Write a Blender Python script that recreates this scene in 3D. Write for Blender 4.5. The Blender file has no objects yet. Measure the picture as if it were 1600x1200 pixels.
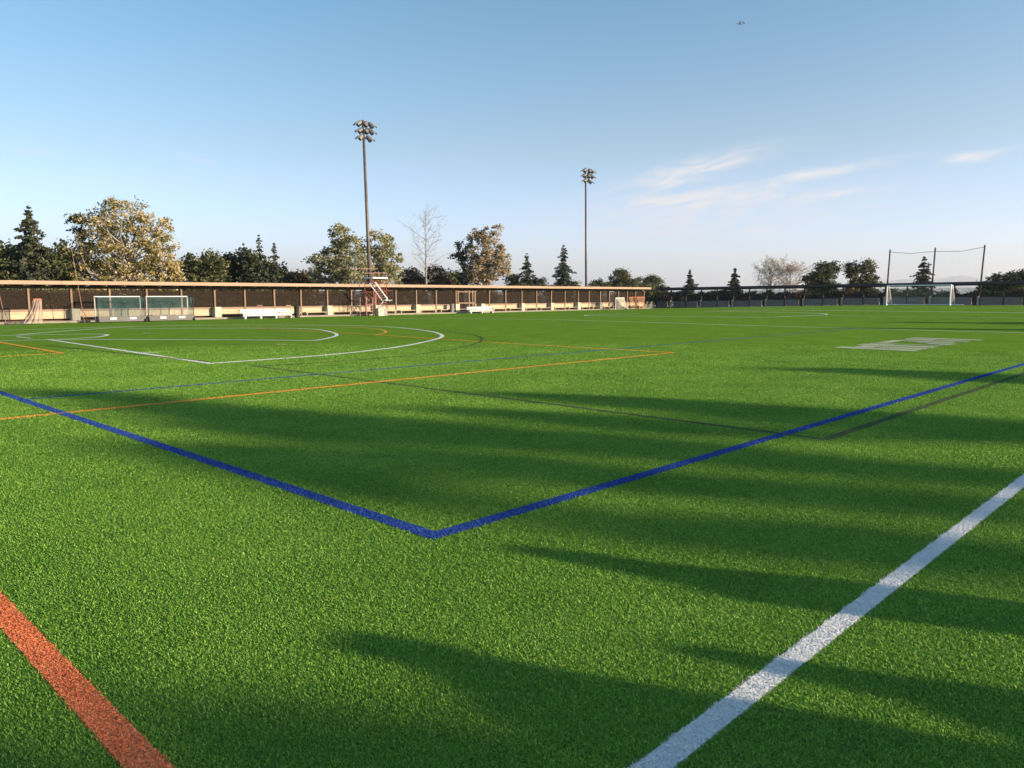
import bpy, math, random
import numpy as np
from mathutils import Vector
rng = np.random.default_rng(7)
random.seed(7)
S = bpy.context.scene
COL = S.collection

# ------------------------------------------------------------------ camera
H = 1.6
FPX, PITCH, ROLL, HEAD = 1209.4, 6.578, -0.048, 44.018      # pixels at 1600 wide, degrees
_h, _p, _r = math.radians(HEAD), math.radians(PITCH), math.radians(ROLL)
F = np.array([math.cos(_h)*math.cos(_p), math.sin(_h)*math.cos(_p), -math.sin(_p)])
R0 = np.array([math.sin(_h), -math.cos(_h), 0.0]); U0 = np.cross(R0, F)
R = R0*math.cos(_r) + U0*math.sin(_r); U = -R0*math.sin(_r) + U0*math.cos(_r)
cd = bpy.data.cameras.new('camera'); cam = bpy.data.objects.new('camera', cd); COL.objects.link(cam)
cd.sensor_width = 36.0; cd.sensor_fit = 'HORIZONTAL'; cd.lens = 36.0*FPX/1600
cd.clip_start = 0.05; cd.clip_end = 40000
from mathutils import Matrix
cam.matrix_world = Matrix(((R[0], U[0], -F[0], 0), (R[1], U[1], -F[1], 0), (R[2], U[2], -F[2], H), (0, 0, 0, 1)))
S.camera = cam
# ------------------------------------------------------------------ light
SUN_AZ, SUN_EL = -66.0, 12.0          # world angle of the sun measured from +X, height above the horizon
sa, se = math.radians(SUN_AZ), math.radians(SUN_EL)
SV = np.array([math.cos(sa), math.sin(sa)])
NV = np.array([-SV[1], SV[0]])
sd = Vector((math.cos(sa)*math.cos(se), math.sin(sa)*math.cos(se), math.sin(se)))
ld = bpy.data.lights.new('sun', 'SUN'); ld.energy = 5.0; ld.angle = math.radians(0.53); ld.color = (1.0, 0.80, 0.56)
lo = bpy.data.objects.new('sun', ld); COL.objects.link(lo)
lo.rotation_euler = sd.to_track_quat('Z', 'Y').to_euler(); lo.location = (0, 0, 60)
SKY_STRENGTH = 0.085
S.view_settings.view_transform = 'Standard'; S.view_settings.look = 'None'
S.view_settings.exposure = 1.30; S.view_settings.gamma = 1
S.view_settings.use_curve_mapping = False

def ray(px, py):
    return F + (px-800)/FPX*R - (py-600)/FPX*U
def smooth(t):
    t = min(1.0, max(0.0, t)); return t*t*(3-2*t)
def zt(x, y):
    return 0.58*smooth((x-44)/36)*(0.5*smooth((53-y)/29)+0.5*min(1, max(0, (53-y)/29)))
def gp(px, py, it=12):
    """pixel of the photograph -> point on the terrain"""
    d = ray(px, py); z = 0.0
    for _ in range(it):
        t = (z-H)/d[2]; x, y = d[0]*t, d[1]*t; z = 0.5*z + 0.5*zt(x, y)
    return np.array([x, y, zt(x, y)])
def onY(px, Y, py=461):
    d = ray(px, py); t = Y/d[1]
    return d[0]*t
def onX(px, X, py=461):
    d = ray(px, py); t = X/d[0]
    return d[1]*t
def zY(px, py, Y):
    d = ray(px, py); return H + d[2]*Y/d[1]
def zX(px, py, X):
    d = ray(px, py); return H + d[2]*X/d[0]
def depth(x, y):
    return x*F[0] + y*F[1]

# ------------------------------------------------------------------ world
w = bpy.data.worlds.new('World'); S.world = w; w.use_nodes = True
nt = w.node_tree; N = nt.nodes; Lk = nt.links
for n in list(N): N.remove(n)
out = N.new('ShaderNodeOutputWorld'); bg = N.new('ShaderNodeBackground'); bg.inputs[1].default_value = SKY_STRENGTH
sky = N.new('ShaderNodeTexSky'); sky.sky_type = 'NISHITA'; sky.sun_disc = False
sky.sun_elevation = se; sky.sun_rotation = math.pi/2 - sa     # sun_rotation runs clockwise from +Y
sky.air_density = 1.0; sky.dust_density = 0.6; sky.ozone_density = 1.8; sky.altitude = 100
def mth(op, a, b=None, c=None, clamp=False):
    n = N.new('ShaderNodeMath'); n.operation = op; n.use_clamp = clamp
    for i, v in enumerate((a, b, c)):
        if v is None: continue
        if isinstance(v, (int, float)): n.inputs[i].default_value = v
        else: Lk.new(v, n.inputs[i])
    return n.outputs[0]
tc = N.new('ShaderNodeTexCoord'); sp = N.new('ShaderNodeSeparateXYZ'); Lk.new(tc.outputs['Generated'], sp.inputs[0])
az = mth('MULTIPLY', mth('ARCTAN2', sp.outputs[1], sp.outputs[0]), 180/math.pi)
el = mth('MULTIPLY', mth('ARCSINE', sp.outputs[2]), 180/math.pi)
def azel(px, py):
    d = ray(px, py); d = d/np.linalg.norm(d)
    return math.degrees(math.atan2(d[1], d[0])), math.degrees(math.asin(d[2]))
cv = N.new('ShaderNodeCombineXYZ')
Lk.new(mth('ADD', mth('MULTIPLY', az, 0.42), mth('MULTIPLY', el, 0.20)), cv.inputs[0])
Lk.new(mth('ADD', mth('MULTIPLY', el, 1.9), mth('MULTIPLY', az, 0.30)), cv.inputs[1])
nz = N.new('ShaderNodeTexNoise'); nz.inputs['Scale'].default_value = 1.0; nz.inputs['Detail'].default_value = 7
nz.inputs['Roughness'].default_value = 0.6; nz.inputs['Distortion'].default_value = 0.6
Lk.new(cv.outputs[0], nz.inputs['Vector'])
ns = mth('MULTIPLY', mth('SUBTRACT', nz.outputs[0], 0.31), 3.0, clamp=True)
total = None
K = 1/21.1   # degrees per photo pixel
for (cx, cy, wx, wy, slope, amp) in [(1088, 262, 88, 13, .20, .80), (1270, 272, 88, 7, .13, .80), (1515, 246, 30, 6, .05, .75),
        (1560, 238, 22, 4, .25, .3), (1150, 306, 110, 12, .02, .42), (1040, 316, 60, 10, .05, .5), (985, 365, 70, 8, 0, .5), (1315, 303, 55, 6, .08, .35),
        (1172, 357, 26, 6, -.1, .45), (1140, 335, 200, 34, .02, .32), (1020, 340, 120, 40, .0, .2), (302, 245, 24, 6, -.2, .30), (60, 237, 24, 5, 0, .28), (1030, 290, 60, 6, .1, .3)]:
    a0, e0 = azel(cx, cy)
    da = mth('MULTIPLY', mth('SUBTRACT', a0, az), 1/(wx*K))            # grows to the right
    de = mth('MULTIPLY', mth('SUBTRACT', mth('SUBTRACT', el, e0), mth('MULTIPLY', mth('SUBTRACT', a0, az), slope)), 1/(wy*K))
    r2 = mth('ADD', mth('MULTIPLY', da, da), mth('MULTIPLY', de, de))
    m = mth('MULTIPLY', mth('POWER', 2.718, mth('MULTIPLY', r2, -1.0)), amp*1.6)
    total = m if total is None else mth('ADD', total, m)
cl = mth('MULTIPLY', total, ns, clamp=True)
cl = mth('MULTIPLY', cl, 0.95)
mx = N.new('ShaderNodeMix'); mx.data_type = 'RGBA'
rp_ = N.new('ShaderNodeValToRGB'); e_ = rp_.color_ramp.elements      # low air is brighter and whiter than the model's
for _ in range(2): e_.new(.5)
for q_, (p_, c_) in zip(e_, [(0, (.55, .55, .76)), (.12, (.55, .568, .82)), (.36, (.465, .492, .53)), (.75, (.31, .485, .525))]): q_.position = p_; q_.color = (*c_, 1)
Lk.new(mth('DIVIDE', el, 28.0), rp_.inputs[0])
gm = N.new('ShaderNodeMix'); gm.data_type = 'RGBA'; gm.blend_type = 'MULTIPLY'; gm.inputs[0].default_value = 1
Lk.new(sky.outputs[0], gm.inputs[6]); Lk.new(rp_.outputs[0], gm.inputs[7])
g2 = N.new('ShaderNodeVectorMath'); g2.operation = 'SCALE'; g2.inputs['Scale'].default_value = 2.0; Lk.new(gm.outputs[2], g2.inputs[0])
Lk.new(cl, mx.inputs[0]); Lk.new(g2.outputs[0], mx.inputs[6]); mx.inputs[7].default_value = (4.3, 4.2, 4.3, 1)
Lk.new(mx.outputs[2], bg.inputs[0]); Lk.new(bg.outputs[0], out.inputs[0])

# ------------------------------------------------------------------ helpers
def tag(o, label=None, cat=None, group=None, kind=None):
    if label: o['label'] = label
    if cat: o['category'] = cat
    if group: o['group'] = group
    if kind: o['kind'] = kind
    return o
def empty(name, loc, label, cat, group=None, rz=0):
    o = bpy.data.objects.new(name, None); COL.objects.link(o); o.location = [float(v) for v in loc]; o.rotation_euler = (0, 0, rz)
    o.empty_display_size = 0.2
    return tag(o, label, cat, group)
class MB:
    def __init__(s): s.v = []; s.f = []
    def quad(s, *p):
        b = len(s.v); s.v += [tuple(map(float, q)) for q in p]; s.f.append(tuple(range(b, b+len(p)))); return s
    def box(s, x0, x1, y0, y1, z0, z1, top=None):
        b = len(s.v)
        t = top or (0, 0, 0, 0)
        s.v += [(x0, y0, z0), (x1, y0, z0), (x1, y1, z0), (x0, y1, z0), (x0, y0, z1), (x1, y0, z1), (x1, y1, z1), (x0, y1, z1)]
        s.f += [tuple(b+i for i in q) for q in ((0, 3, 2, 1), (4, 5, 6, 7), (0, 1, 5, 4), (1, 2, 6, 5), (2, 3, 7, 6), (3, 0, 4, 7))]
        return s
    def tube(s, p0, p1, r0, r1=None, n=8, caps=True):
        r1 = r0 if r1 is None else r1
        p0 = Vector([float(a) for a in p0]); p1 = Vector([float(a) for a in p1]); d = (p1-p0)
        if d.length < 1e-6: return s
        d.normalize()
        a = d.cross(Vector((0, 0, 1)) if abs(d.z) < .9 else Vector((1, 0, 0))).normalized(); c = d.cross(a)
        b = len(s.v)
        for p, r in ((p0, r0), (p1, r1)):
            for i in range(n):
                t = 2*math.pi*i/n; s.v.append(tuple(p + (a*math.cos(t)+c*math.sin(t))*r))
        for i in range(n): s.f.append((b+i, b+(i+1) % n, b+n+(i+1) % n, b+n+i))
        if caps: s.f.append(tuple(b+n-1-i for i in range(n))); s.f.append(tuple(b+n+i for i in range(n)))
        return s
    def path(s, pts, r, n=6):
        for a, b in zip(pts[:-1], pts[1:]): s.tube(a, b, r, r, n)
        return s
    def lathe(s, p0, axis, prof, n=12):
        """rings of (distance along axis, radius) round p0"""
        d = Vector(axis).normalized(); p0 = Vector(p0)
        a = d.cross(Vector((0, 0, 1)) if abs(d.z) < .9 else Vector((1, 0, 0))).normalized(); c = d.cross(a)
        b = len(s.v)
        for t, r in prof:
            for i in range(n):
                q = 2*math.pi*i/n; s.v.append(tuple(p0 + d*t + (a*math.cos(q)+c*math.sin(q))*r))
        for k in range(len(prof)-1):
            for i in range(n): s.f.append((b+k*n+i, b+k*n+(i+1) % n, b+(k+1)*n+(i+1) % n, b+(k+1)*n+i))
        s.f.append(tuple(b+n-1-i for i in range(n))); m = b+(len(prof)-1)*n; s.f.append(tuple(m+i for i in range(n)))
        return s
    def build(s, name, mat, parent=None, smooth=False, bevel=0):
        me = bpy.data.meshes.new(name); me.from_pydata(s.v, [], s.f); me.update()
        if smooth: me.shade_smooth()
        me.materials.append(mat)
        o = bpy.data.objects.new(name, me); COL.objects.link(o)
        if parent: o.parent = parent
        if bevel:
            m = o.modifiers.new('bevel', 'BEVEL'); m.width = bevel; m.segments = 2; m.limit_method = 'ANGLE'
        return o
def npmesh(name, v, loops, ls, lt, mat, parent=None, attrs=None):
    me = bpy.data.meshes.new(name)
    me.vertices.add(len(v)); me.vertices.foreach_set('co', np.ascontiguousarray(v, dtype=np.float32).ravel())
    me.loops.add(len(loops)); me.loops.foreach_set('vertex_index', np.ascontiguousarray(loops, dtype=np.int32))
    me.polygons.add(len(ls)); me.polygons.foreach_set('loop_start', np.ascontiguousarray(ls, dtype=np.int32))
    me.polygons.foreach_set('loop_total', np.ascontiguousarray(lt, dtype=np.int32))
    for k, a in (attrs or {}).items():
        at = me.attributes.new(k, 'FLOAT', 'POINT'); at.data.foreach_set('value', np.ascontiguousarray(a, dtype=np.float32))
    me.update(calc_edges=True)
    me.materials.append(mat)
    o = bpy.data.objects.new(name, me); COL.objects.link(o)
    if parent: o.parent = parent
    return o

# ------------------------------------------------------------------ materials
def mat(name):
    m = bpy.data.materials.new(name); m.use_nodes = True; t = m.node_tree
    for n in list(t.nodes): t.nodes.remove(n)
    o = t.nodes.new('ShaderNodeOutputMaterial')
    return m, t, o
def node(t, kind, ins=None, **props):
    n = t.nodes.new(kind)
    for k, v in props.items(): setattr(n, k, v)
    for k, v in (ins or {}).items():
        if isinstance(v, bpy.types.NodeSocket): t.links.new(v, n.inputs[k])
        else: n.inputs[k].default_value = v
    return n
def ramp(t, fac, stops):
    n = t.nodes.new('ShaderNodeValToRGB'); e = n.color_ramp.elements
    while len(e) < len(stops): e.new(0.5)
    for el_, (p, c) in zip(e, stops): el_.position = p; el_.color = (*c, 1)
    t.links.new(fac, n.inputs[0]); return n.outputs[0]
def surf(name, c1, c2, scale=6, rough=0.7, metal=0.0, bump=0.2, grain=None, spec=0.4):
    """noise-mottled surface: colour wanders between c1 and c2"""
    m, t, o = mat(name)
    tcn = node(t, 'ShaderNodeTexCoord')
    vec = tcn.outputs['Object']
    if grain:
        mp = node(t, 'ShaderNodeMapping', {'Vector': vec, 'Scale': grain}); vec = mp.outputs[0]
    n1 = node(t, 'ShaderNodeTexNoise', {'Vector': vec, 'Scale': scale, 'Detail': 6, 'Roughness': .65})
    n2 = node(t, 'ShaderNodeTexNoise', {'Vector': vec, 'Scale': scale*.17, 'Detail': 3})
    f = node(t, 'ShaderNodeMath', {0: n1.outputs[0], 1: n2.outputs[0]}, operation='ADD')
    f2 = node(t, 'ShaderNodeMath', {0: f.outputs[0], 1: -0.5}, operation='ADD')
    col = ramp(t, f2.outputs[0], [(0.3, c1), (0.7, c2)])
    b = node(t, 'ShaderNodeBump', {'Height': n1.outputs[0], 'Strength': bump, 'Distance': 0.02})
    p = node(t, 'ShaderNodeBsdfPrincipled', {'Base Color': col, 'Roughness': rough, 'Metallic': metal, 'Normal': b.outputs[0], 'Specular IOR Level': spec})
    t.links.new(p.outputs[0], o.inputs[0]); return m
def netmat(name, col, alpha, rough=.8):
    m, t, o = mat(name)
    tcn = node(t, 'ShaderNodeTexCoord')
    n1 = node(t, 'ShaderNodeTexNoise', {'Vector': tcn.outputs['Object'], 'Scale': 5.0, 'Detail': 4})
    a = node(t, 'ShaderNodeMapRange', {0: n1.outputs[0], 1: .3, 2: .7, 3: alpha*.75, 4: min(1, alpha*1.25)})
    d = node(t, 'ShaderNodeBsdfDiffuse', {0: (*col, 1)}); tr = node(t, 'ShaderNodeBsdfTransparent')
    mm = node(t, 'ShaderNodeMixShader', {0: a.outputs[0], 1: tr.outputs[0], 2: d.outputs[0]})
    t.links.new(mm.outputs[0], o.inputs[0]); return m
def leafmat(name, stops, transl=0.35, rough=.6):
    m, t, o = mat(name)
    a = node(t, 'ShaderNodeAttribute', attribute_name='v')
    col = ramp(t, a.outputs['Fac'], stops)
    d = node(t, 'ShaderNodeBsdfPrincipled', {'Base Color': col, 'Roughness': rough, 'Specular IOR Level': .25})
    tr = node(t, 'ShaderNodeBsdfTranslucent', {0: col})
    mm = node(t, 'ShaderNodeMixShader', {0: transl, 1: d.outputs[0], 2: tr.outputs[0]})
    t.links.new(mm.outputs[0], o.inputs[0]); return m
def fibremat(name, stops, transl=0.3, rough=.5, spec=.15):
    m, t, o = mat(name)
    a = node(t, 'ShaderNodeAttribute', attribute_name='v')
    geo = node(t, 'ShaderNodeNewGeometry')
    n1 = node(t, 'ShaderNodeTexNoise', {'Vector': geo.outputs['Position'], 'Scale': .7, 'Detail': 7, 'Roughness': .62})
    f = node(t, 'ShaderNodeMath', {0: n1.outputs[0], 1: .55, 2: a.outputs['Fac']}, operation='MULTIPLY_ADD')
    f2 = node(t, 'ShaderNodeMath', {0: f.outputs[0], 1: .275}, operation='SUBTRACT')
    col = ramp(t, f2.outputs[0], stops)
    d = node(t, 'ShaderNodeBsdfPrincipled', {'Base Color': col, 'Roughness': rough, 'Specular IOR Level': spec})
    tr = node(t, 'ShaderNodeBsdfTranslucent', {0: col})
    mm = node(t, 'ShaderNodeMixShader', {0: transl, 1: d.outputs[0], 2: tr.outputs[0]})
    t.links.new(mm.outputs[0], o.inputs[0]); return m
def turfmat(name, stops, spec=.1, tilt=2.4):
    """the pile seen as a surface: a random micro-facet per fibre clump, so low sun catches it as it does upright fibres"""
    m, t, o = mat(name)
    geo = node(t, 'ShaderNodeNewGeometry')
    n1 = node(t, 'ShaderNodeTexNoise', {'Vector': geo.outputs['Position'], 'Scale': .7, 'Detail': 7, 'Roughness': .62})
    n2 = node(t, 'ShaderNodeTexNoise', {'Vector': geo.outputs['Position'], 'Scale': 38.0, 'Detail': 3, 'Roughness': .7})
    n3 = node(t, 'ShaderNodeTexNoise', {'Vector': geo.outputs['Position'], 'Scale': 75.0, 'Detail': 1})
    n4 = node(t, 'ShaderNodeTexNoise', {'Vector': geo.outputs['Position'], 'Scale': 7.0, 'Detail': 4, 'Roughness': .75})
    f = node(t, 'ShaderNodeMath', {0: n1.outputs[0], 1: .5, 2: n2.outputs[0]}, operation='MULTIPLY_ADD')
    f1 = node(t, 'ShaderNodeMath', {0: n4.outputs[0], 1: .7, 2: f.outputs[0]}, operation='MULTIPLY_ADD')
    f2 = node(t, 'ShaderNodeMath', {0: f1.outputs[0], 1: .60}, operation='SUBTRACT')
    col = ramp(t, f2.outputs[0], stops)
    c = node(t, 'ShaderNodeVectorMath', {0: n3.outputs['Color'], 1: (.5, .5, .5)}, operation='SUBTRACT')
    sc = node(t, 'ShaderNodeVectorMath', {0: c.outputs[0], 1: (tilt*2.2, tilt*2.2, 0)}, operation='MULTIPLY')
    ad = node(t, 'ShaderNodeVectorMath', {0: sc.outputs[0], 1: (0, 0, .55)}, operation='ADD')
    nm = node(t, 'ShaderNodeVectorMath', {0: ad.outputs[0]}, operation='NORMALIZE')
    d = node(t, 'ShaderNodeBsdfDiffuse', {0: col, 'Normal': nm.outputs[0]})
    t.links.new(d.outputs[0], o.inputs[0]); return m

GREEN = [(.12, (.050, .150, .028)), (.42, (.156, .335, .042)), (.66, (.250, .455, .060)), (.92, (.40, .58, .14))]
AMBER = [(.1, (.55, .22, .04)), (.5, (.80, .38, .07)), (.9, (.88, .52, .16))]
GREENP = [(.14, (.058, .138, .020)), (.42, (.130, .256, .030)), (.64, (.178, .330, .038)), (.90, (.28, .45, .08))]
WHITE = [(.1, (.72, .72, .72)), (.5, (.84, .84, .84)), (.9, (.90, .90, .89))]
BLUE = [(.1, (.014, .040, .20)), (.5, (.030, .085, .38)), (.9, (.13, .24, .58))]
ORANGE = [(.1, (.70, .20, .08)), (.5, (.88, .29, .12)), (.9, (.92, .45, .24))]
BLACK = [(.1, (.055, .095, .040)), (.5, (.105, .155, .07)), (.9, (.17, .23, .10))]
PALE = [(.1, (.36, .43, .26)), (.5, (.48, .54, .38)), (.9, (.60, .64, .50))]
RAMPS = {'green': GREEN, 'white': WHITE, 'blue': BLUE, 'orange': ORANGE, 'amber': AMBER, 'black': BLACK, 'pale': PALE}
FIB = {k: fibremat(k+'_fibre', v, .5 if k in ('white', 'orange') else .3) for k, v in RAMPS.items()}
TURF = {k: turfmat(k+'_pile', GREENP if k == 'green' else v) for k, v in RAMPS.items()}

M = {
 'cream': surf('cream_board', (.34, .275, .18), (.44, .36, .245), 5, .75, bump=.15, grain=(1, 1, 6)),
 'cream2': surf('cream_block', (.37, .35, .27), (.46, .44, .35), 6, .8),
 'pinkrail': surf('redwood_rail', (.19, .125, .095), (.26, .175, .135), 7, .75, grain=(1, 6, 6)),
 'fascia': surf('fascia_board', (.27, .18, .125), (.36, .245, .175), 3, .7, bump=.1, grain=(.6, 4, 8)),
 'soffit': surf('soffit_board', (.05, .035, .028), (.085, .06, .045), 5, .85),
 'post': surf('redwood_post', (.16, .10, .07), (.25, .16, .11), 9, .75, grain=(4, 4, .6)),
 'gateway': surf('gate_wood', (.17, .11, .075), (.24, .165, .115), 9, .75, grain=(4, 4, .6)),
 'screen': netmat('dark_windscreen', (.034, .026, .021), .56),
 'screen2': netmat('thin_windscreen', (.05, .05, .055), .20),
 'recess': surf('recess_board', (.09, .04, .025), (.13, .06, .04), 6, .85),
 'curb': surf('concrete_kerb', (.20, .175, .14), (.27, .24, .195), 8, .9),
 'benchmetal': surf('bench_metal', (.40, .40, .41), (.52, .52, .53), 12, .45, .2, .05),
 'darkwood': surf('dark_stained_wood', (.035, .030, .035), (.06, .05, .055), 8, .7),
 'greywood': surf('grey_board', (.17, .155, .13), (.24, .22, .19), 5, .8, grain=(1, 1, 5)),
 'roof': surf('roof_felt', (.07, .065, .06), (.12, .11, .10), 9, .9),
 'polesteel': surf('pole_steel', (.09, .07, .06), (.15, .12, .10), 3, .55, .3, .05),
 'lampcase': surf('lamp_casing', (.13, .13, .135), (.21, .205, .20), 8, .65, 0, .05),
 'glassdark': surf('lamp_glass', (.05, .06, .07), (.09, .10, .11), 4, .15, 0, 0, spec=.8),
 'whitepaint': surf('white_paint', (.70, .70, .70), (.82, .82, .82), 10, .45, 0, .05),
 'redpaint': surf('red_paint', (.20, .035, .03), (.30, .07, .06), 10, .5, 0, .08),
 'pinkpaint': surf('faded_red_paint', (.30, .15, .13), (.42, .25, .22), 10, .6, 0, .08),
 'orangepaint': surf('orange_paint', (.40, .10, .04), (.52, .17, .08), 10, .5, 0, .08),
 'black': surf('black_plastic', (.018, .018, .02), (.035, .035, .04), 10, .5, 0, .08),
 'boardgrey': surf('goal_board', (.035, .037, .04), (.06, .062, .066), 6, .5, 0, .08),
 'yellowpaint': surf('pale_yellow_paint', (.34, .27, .15), (.42, .34, .20), 10, .5, 0, .08),
 'greybin': surf('grey_plastic', (.16, .16, .16), (.23, .225, .22), 8, .6, 0, .08),
 'whitenet': netmat('white_net', (.42, .38, .32), .6),
 'soccernet': netmat('goal_net', (.75, .75, .75), .10),
 'tealnet': netmat('teal_net', (.06, .15, .16), .30),
 'orangenet': netmat('orange_net', (.30, .17, .10), .45),
 'ballnet': netmat('ball_net', (.25, .27, .28), .045),
 'rope': surf('dark_rope', (.03, .03, .03), (.05, .05, .05), 10, .8),
 'bark': surf('grey_bark', (.14, .11, .085), (.24, .20, .16), 6, .9, grain=(3, 3, .6), bump=.5),
 'palebark': surf('pale_bark', (.22, .19, .165), (.36, .32, .285), 5, .85, grain=(2, 2, .6), bump=.4),
 'darkbark': surf('dark_bark', (.06, .045, .035), (.12, .09, .07), 6, .9, grain=(3, 3, .6), bump=.5),
 'planepaint': surf('aircraft_paint', (.03, .05, .08), (.05, .075, .11), 2, .5),
 'hill': surf('hill_scrub', (.10, .11, .07), (.17, .16, .11), .004, .95, bump=0),
}

# ------------------------------------------------------------------ ground
def axis(lo_, hi, step, far):
    a = list(np.arange(lo_, hi+.01, step)); return [-f for f in far[::-1]] + a + far
def sheet(name, xs, ys, dz, m, fn=zt):
    v = [(x, y, fn(x, y)+dz) for y in ys for x in xs]; nx = len(xs)
    f = [(j*nx+i, j*nx+i+1, (j+1)*nx+i+1, (j+1)*nx+i) for j in range(len(ys)-1) for i in range(nx-1)]
    me = bpy.data.meshes.new(name); me.from_pydata(v, [], f); me.shade_smooth(); me.materials.append(m)
    o = bpy.data.objects.new(name, me); COL.objects.link(o); return tag(o, kind='structure')
dirt, t, o_ = mat('dry_ground')
geo = node(t, 'ShaderNodeNewGeometry')
n1 = node(t, 'ShaderNodeTexNoise', {'Vector': geo.outputs['Position'], 'Scale': .6, 'Detail': 9, 'Roughness': .7})
c = ramp(t, n1.outputs[0], [(.35, (.10, .085, .05)), (.5, (.16, .13, .085)), (.68, (.10, .12, .05))])
b = node(t, 'ShaderNodeBump', {'Height': n1.outputs[0], 'Strength': .5, 'Distance': .1})
p = node(t, 'ShaderNodeBsdfPrincipled', {'Base Color': c, 'Roughness': .95, 'Normal': b.outputs[0]}); t.links.new(p.outputs[0], o_.inputs[0])
far = [170., 260., 500., 1200., 3000., 7000., 15000.]
sheet('ground', axis(-100, 140, 4, far), axis(-100, 140, 4, far), -0.06, dirt)
sheet('turf_field', list(np.arange(-14, 82.6, 1.0)), list(np.arange(-4, 50.01, 1.0)), 0.0, TURF['green'])
sandm = surf('worn_infill', (.22, .22, .08), (.34, .30, .13), 1.2, .95)
sheet('worn_strip', [82.0+.45*i for i in range(6)], list(np.arange(2, 50, 1.0)), 0.004, sandm)

# ------------------------------------------------------------------ painted lines
LINES = []      # (name, colour, world points, half width)
def line(nm, colour, pts, wd=.10, world=False):
    P = [np.array([*p_, 0.]) if world else gp(*p_) for p_ in pts]
    LINES.append([nm, colour, [q[:2] for q in P], wd/2])
def chaikin(pts, n=2):
    P = [np.array(p_, float) for p_ in pts]
    for _ in range(n):
        Q = [P[0]]
        for a, b in zip(P[:-1], P[1:]): Q += [a*.75+b*.25, a*.25+b*.75]
        Q.append(P[-1]); P = Q
    return P
line('white_sideline', 'white', [(-6, 1.37), (80, 1.37)], .104, True)
line('blue_boundary_line', 'blue', [(3.245, 46), (3.245, 3.86), (80, 3.86)], .125, True)
line('orange_end_line', 'orange', [(.915, -2), (.915, 30)], .118, True)
line('orange_crease_line', 'amber', [(-8, 11.66), (18.5, 11.66), (18.3, 17.4), (18.6, 25.6)], .13, True)
line('thin_blue_line', 'blue', [(3.3, 13.62), (37.9, 13.78)], .085, True)
line('black_arc_line', 'black', [(8.5, 16.4), (8.5, 3.38), (60, 3.38)], .11, True)
LINES[-1][0] = 'faded_black_line'
BOXC = gp(330, 568)[:2]
def smoothline(nm, c, pts, wd=.10, n=2):
    P = chaikin([gp(*p_)[:2] for p_ in pts], n); LINES.append([nm, c, P, wd/2])
smoothline('white_box_line', 'white', [(75, 530.6), (202, 549.3), (329, 568.2)], .13, 1)
smoothline('white_arc_line', 'white', [(330, 568), (400, 563.2), (500, 556), (560, 550), (620, 543), (662, 535), (688, 528.5), (693, 524), (678, 518.5), (645, 514), (612, 511), (560, 509), (460, 507.7), (300, 508), (200, 510.5), (100, 517.5), (60, 520.5), (25, 523.8), (0, 524.7)], .145)
smoothline('white_shooting_arc', 'white', [(0, 532.8), (75, 530.7), (200, 530.6), (400, 531.2), (470, 532.2), (490, 532.5), (507, 529.8), (523, 526), (528, 523), (520, 519.3), (505, 516), (490, 514.4), (450, 512.8), (330, 512.6), (200, 514)], .14)
smoothline('white_small_arc', 'white', [(25, 524.2), (100, 522.4), (150, 522), (167, 522.6), (169, 524), (155, 526.5), (125, 528.6), (90, 530.5)], .14)
smoothline('white_tick_mark', 'white', [(26, 526.2), (48, 528.6)], .10, 0)
smoothline('white_corner_tick', 'white', [(222, 551.2), (243, 550.9)], .12, 0)
smoothline('white_penalty_mark', 'pale', [(432, 537.9), (447, 538)], .22, 0)
smoothline('white_penalty_mark', 'pale', [(222, 520.4), (236, 520.7)], .22, 0)
smoothline('white_hash_mark', 'pale', [(110, 515.4), (117, 515.2)], .2, 0)
smoothline('white_far_line', 'white', [(0, 516), (75, 514.6), (130, 512.2), (210, 510.3)], .14)
smoothline('white_far_line', 'white', [(0, 508.8), (60, 507.6)], .14, 0)
smoothline('orange_corner_line', 'amber', [(-60, 523), (0, 535), (97, 552)], .15, 0)
smoothline('orange_corner_line', 'amber', [(97, 552), (0, 557.5), (-60, 561)], .12, 0)
smoothline('orange_arc_line', 'amber', [(585, 524), (600, 521), (604, 518.4), (598, 515.6), (575, 512.6), (530, 510.4), (470, 509.6), (340, 510.6)], .13)
smoothline('orange_arc_tail', 'amber', [(590, 523), (520, 519.5), (450, 516.3), (400, 514)], .13)
smoothline('faded_black_arc', 'black', [(410, 572), (500, 567), (600, 559.5), (680, 551), (738, 540), (757, 531), (748, 524.5), (715, 519), (660, 514.5)], .085)
smoothline('faded_black_line', 'black', [(75, 540), (190, 552), (325, 565)], .10, 0)
smoothline('white_halfway_line', 'white', [(590, 498.3), (760, 498.2), (860, 499.5), (1000, 503.4), (1200, 509.6), (1600, 520.4), (1700, 523)], .13, 1)
smoothline('white_far_box_line', 'white', [(1000, 490.4), (950, 491.2), (925, 491.8), (910, 493.4), (925, 493.6), (1040, 494.6), (1200, 495.9), (1240, 494.3), (1285, 492.4), (1295, 491.2), (1283, 489.8), (1240, 488.5), (1170, 487.2), (1100, 486.8)], .16)
smoothline('white_far_line', 'white', [(1130, 485.6), (1190, 484.7), (1300, 485.4), (1400, 486.4), (1600, 489), (1700, 490.5)], .19, 1)
smoothline('faint_white_line', 'pale', [(1296, 493.2), (1440, 495.3), (1600, 497)], .12, 1)
smoothline('faint_yellow_line', 'amber', [(1080, 488.6), (1130, 488.3), (1180, 488)], .05, 1)
smoothline('faint_white_line', 'pale', [(1160, 482.6), (1300, 481.6), (1640, 481.5)], .16, 1)
smoothline('dark_blue_arc', 'black', [(1415, 503), (1465, 500), (1500, 497.8), (1545, 495)], .12)

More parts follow.
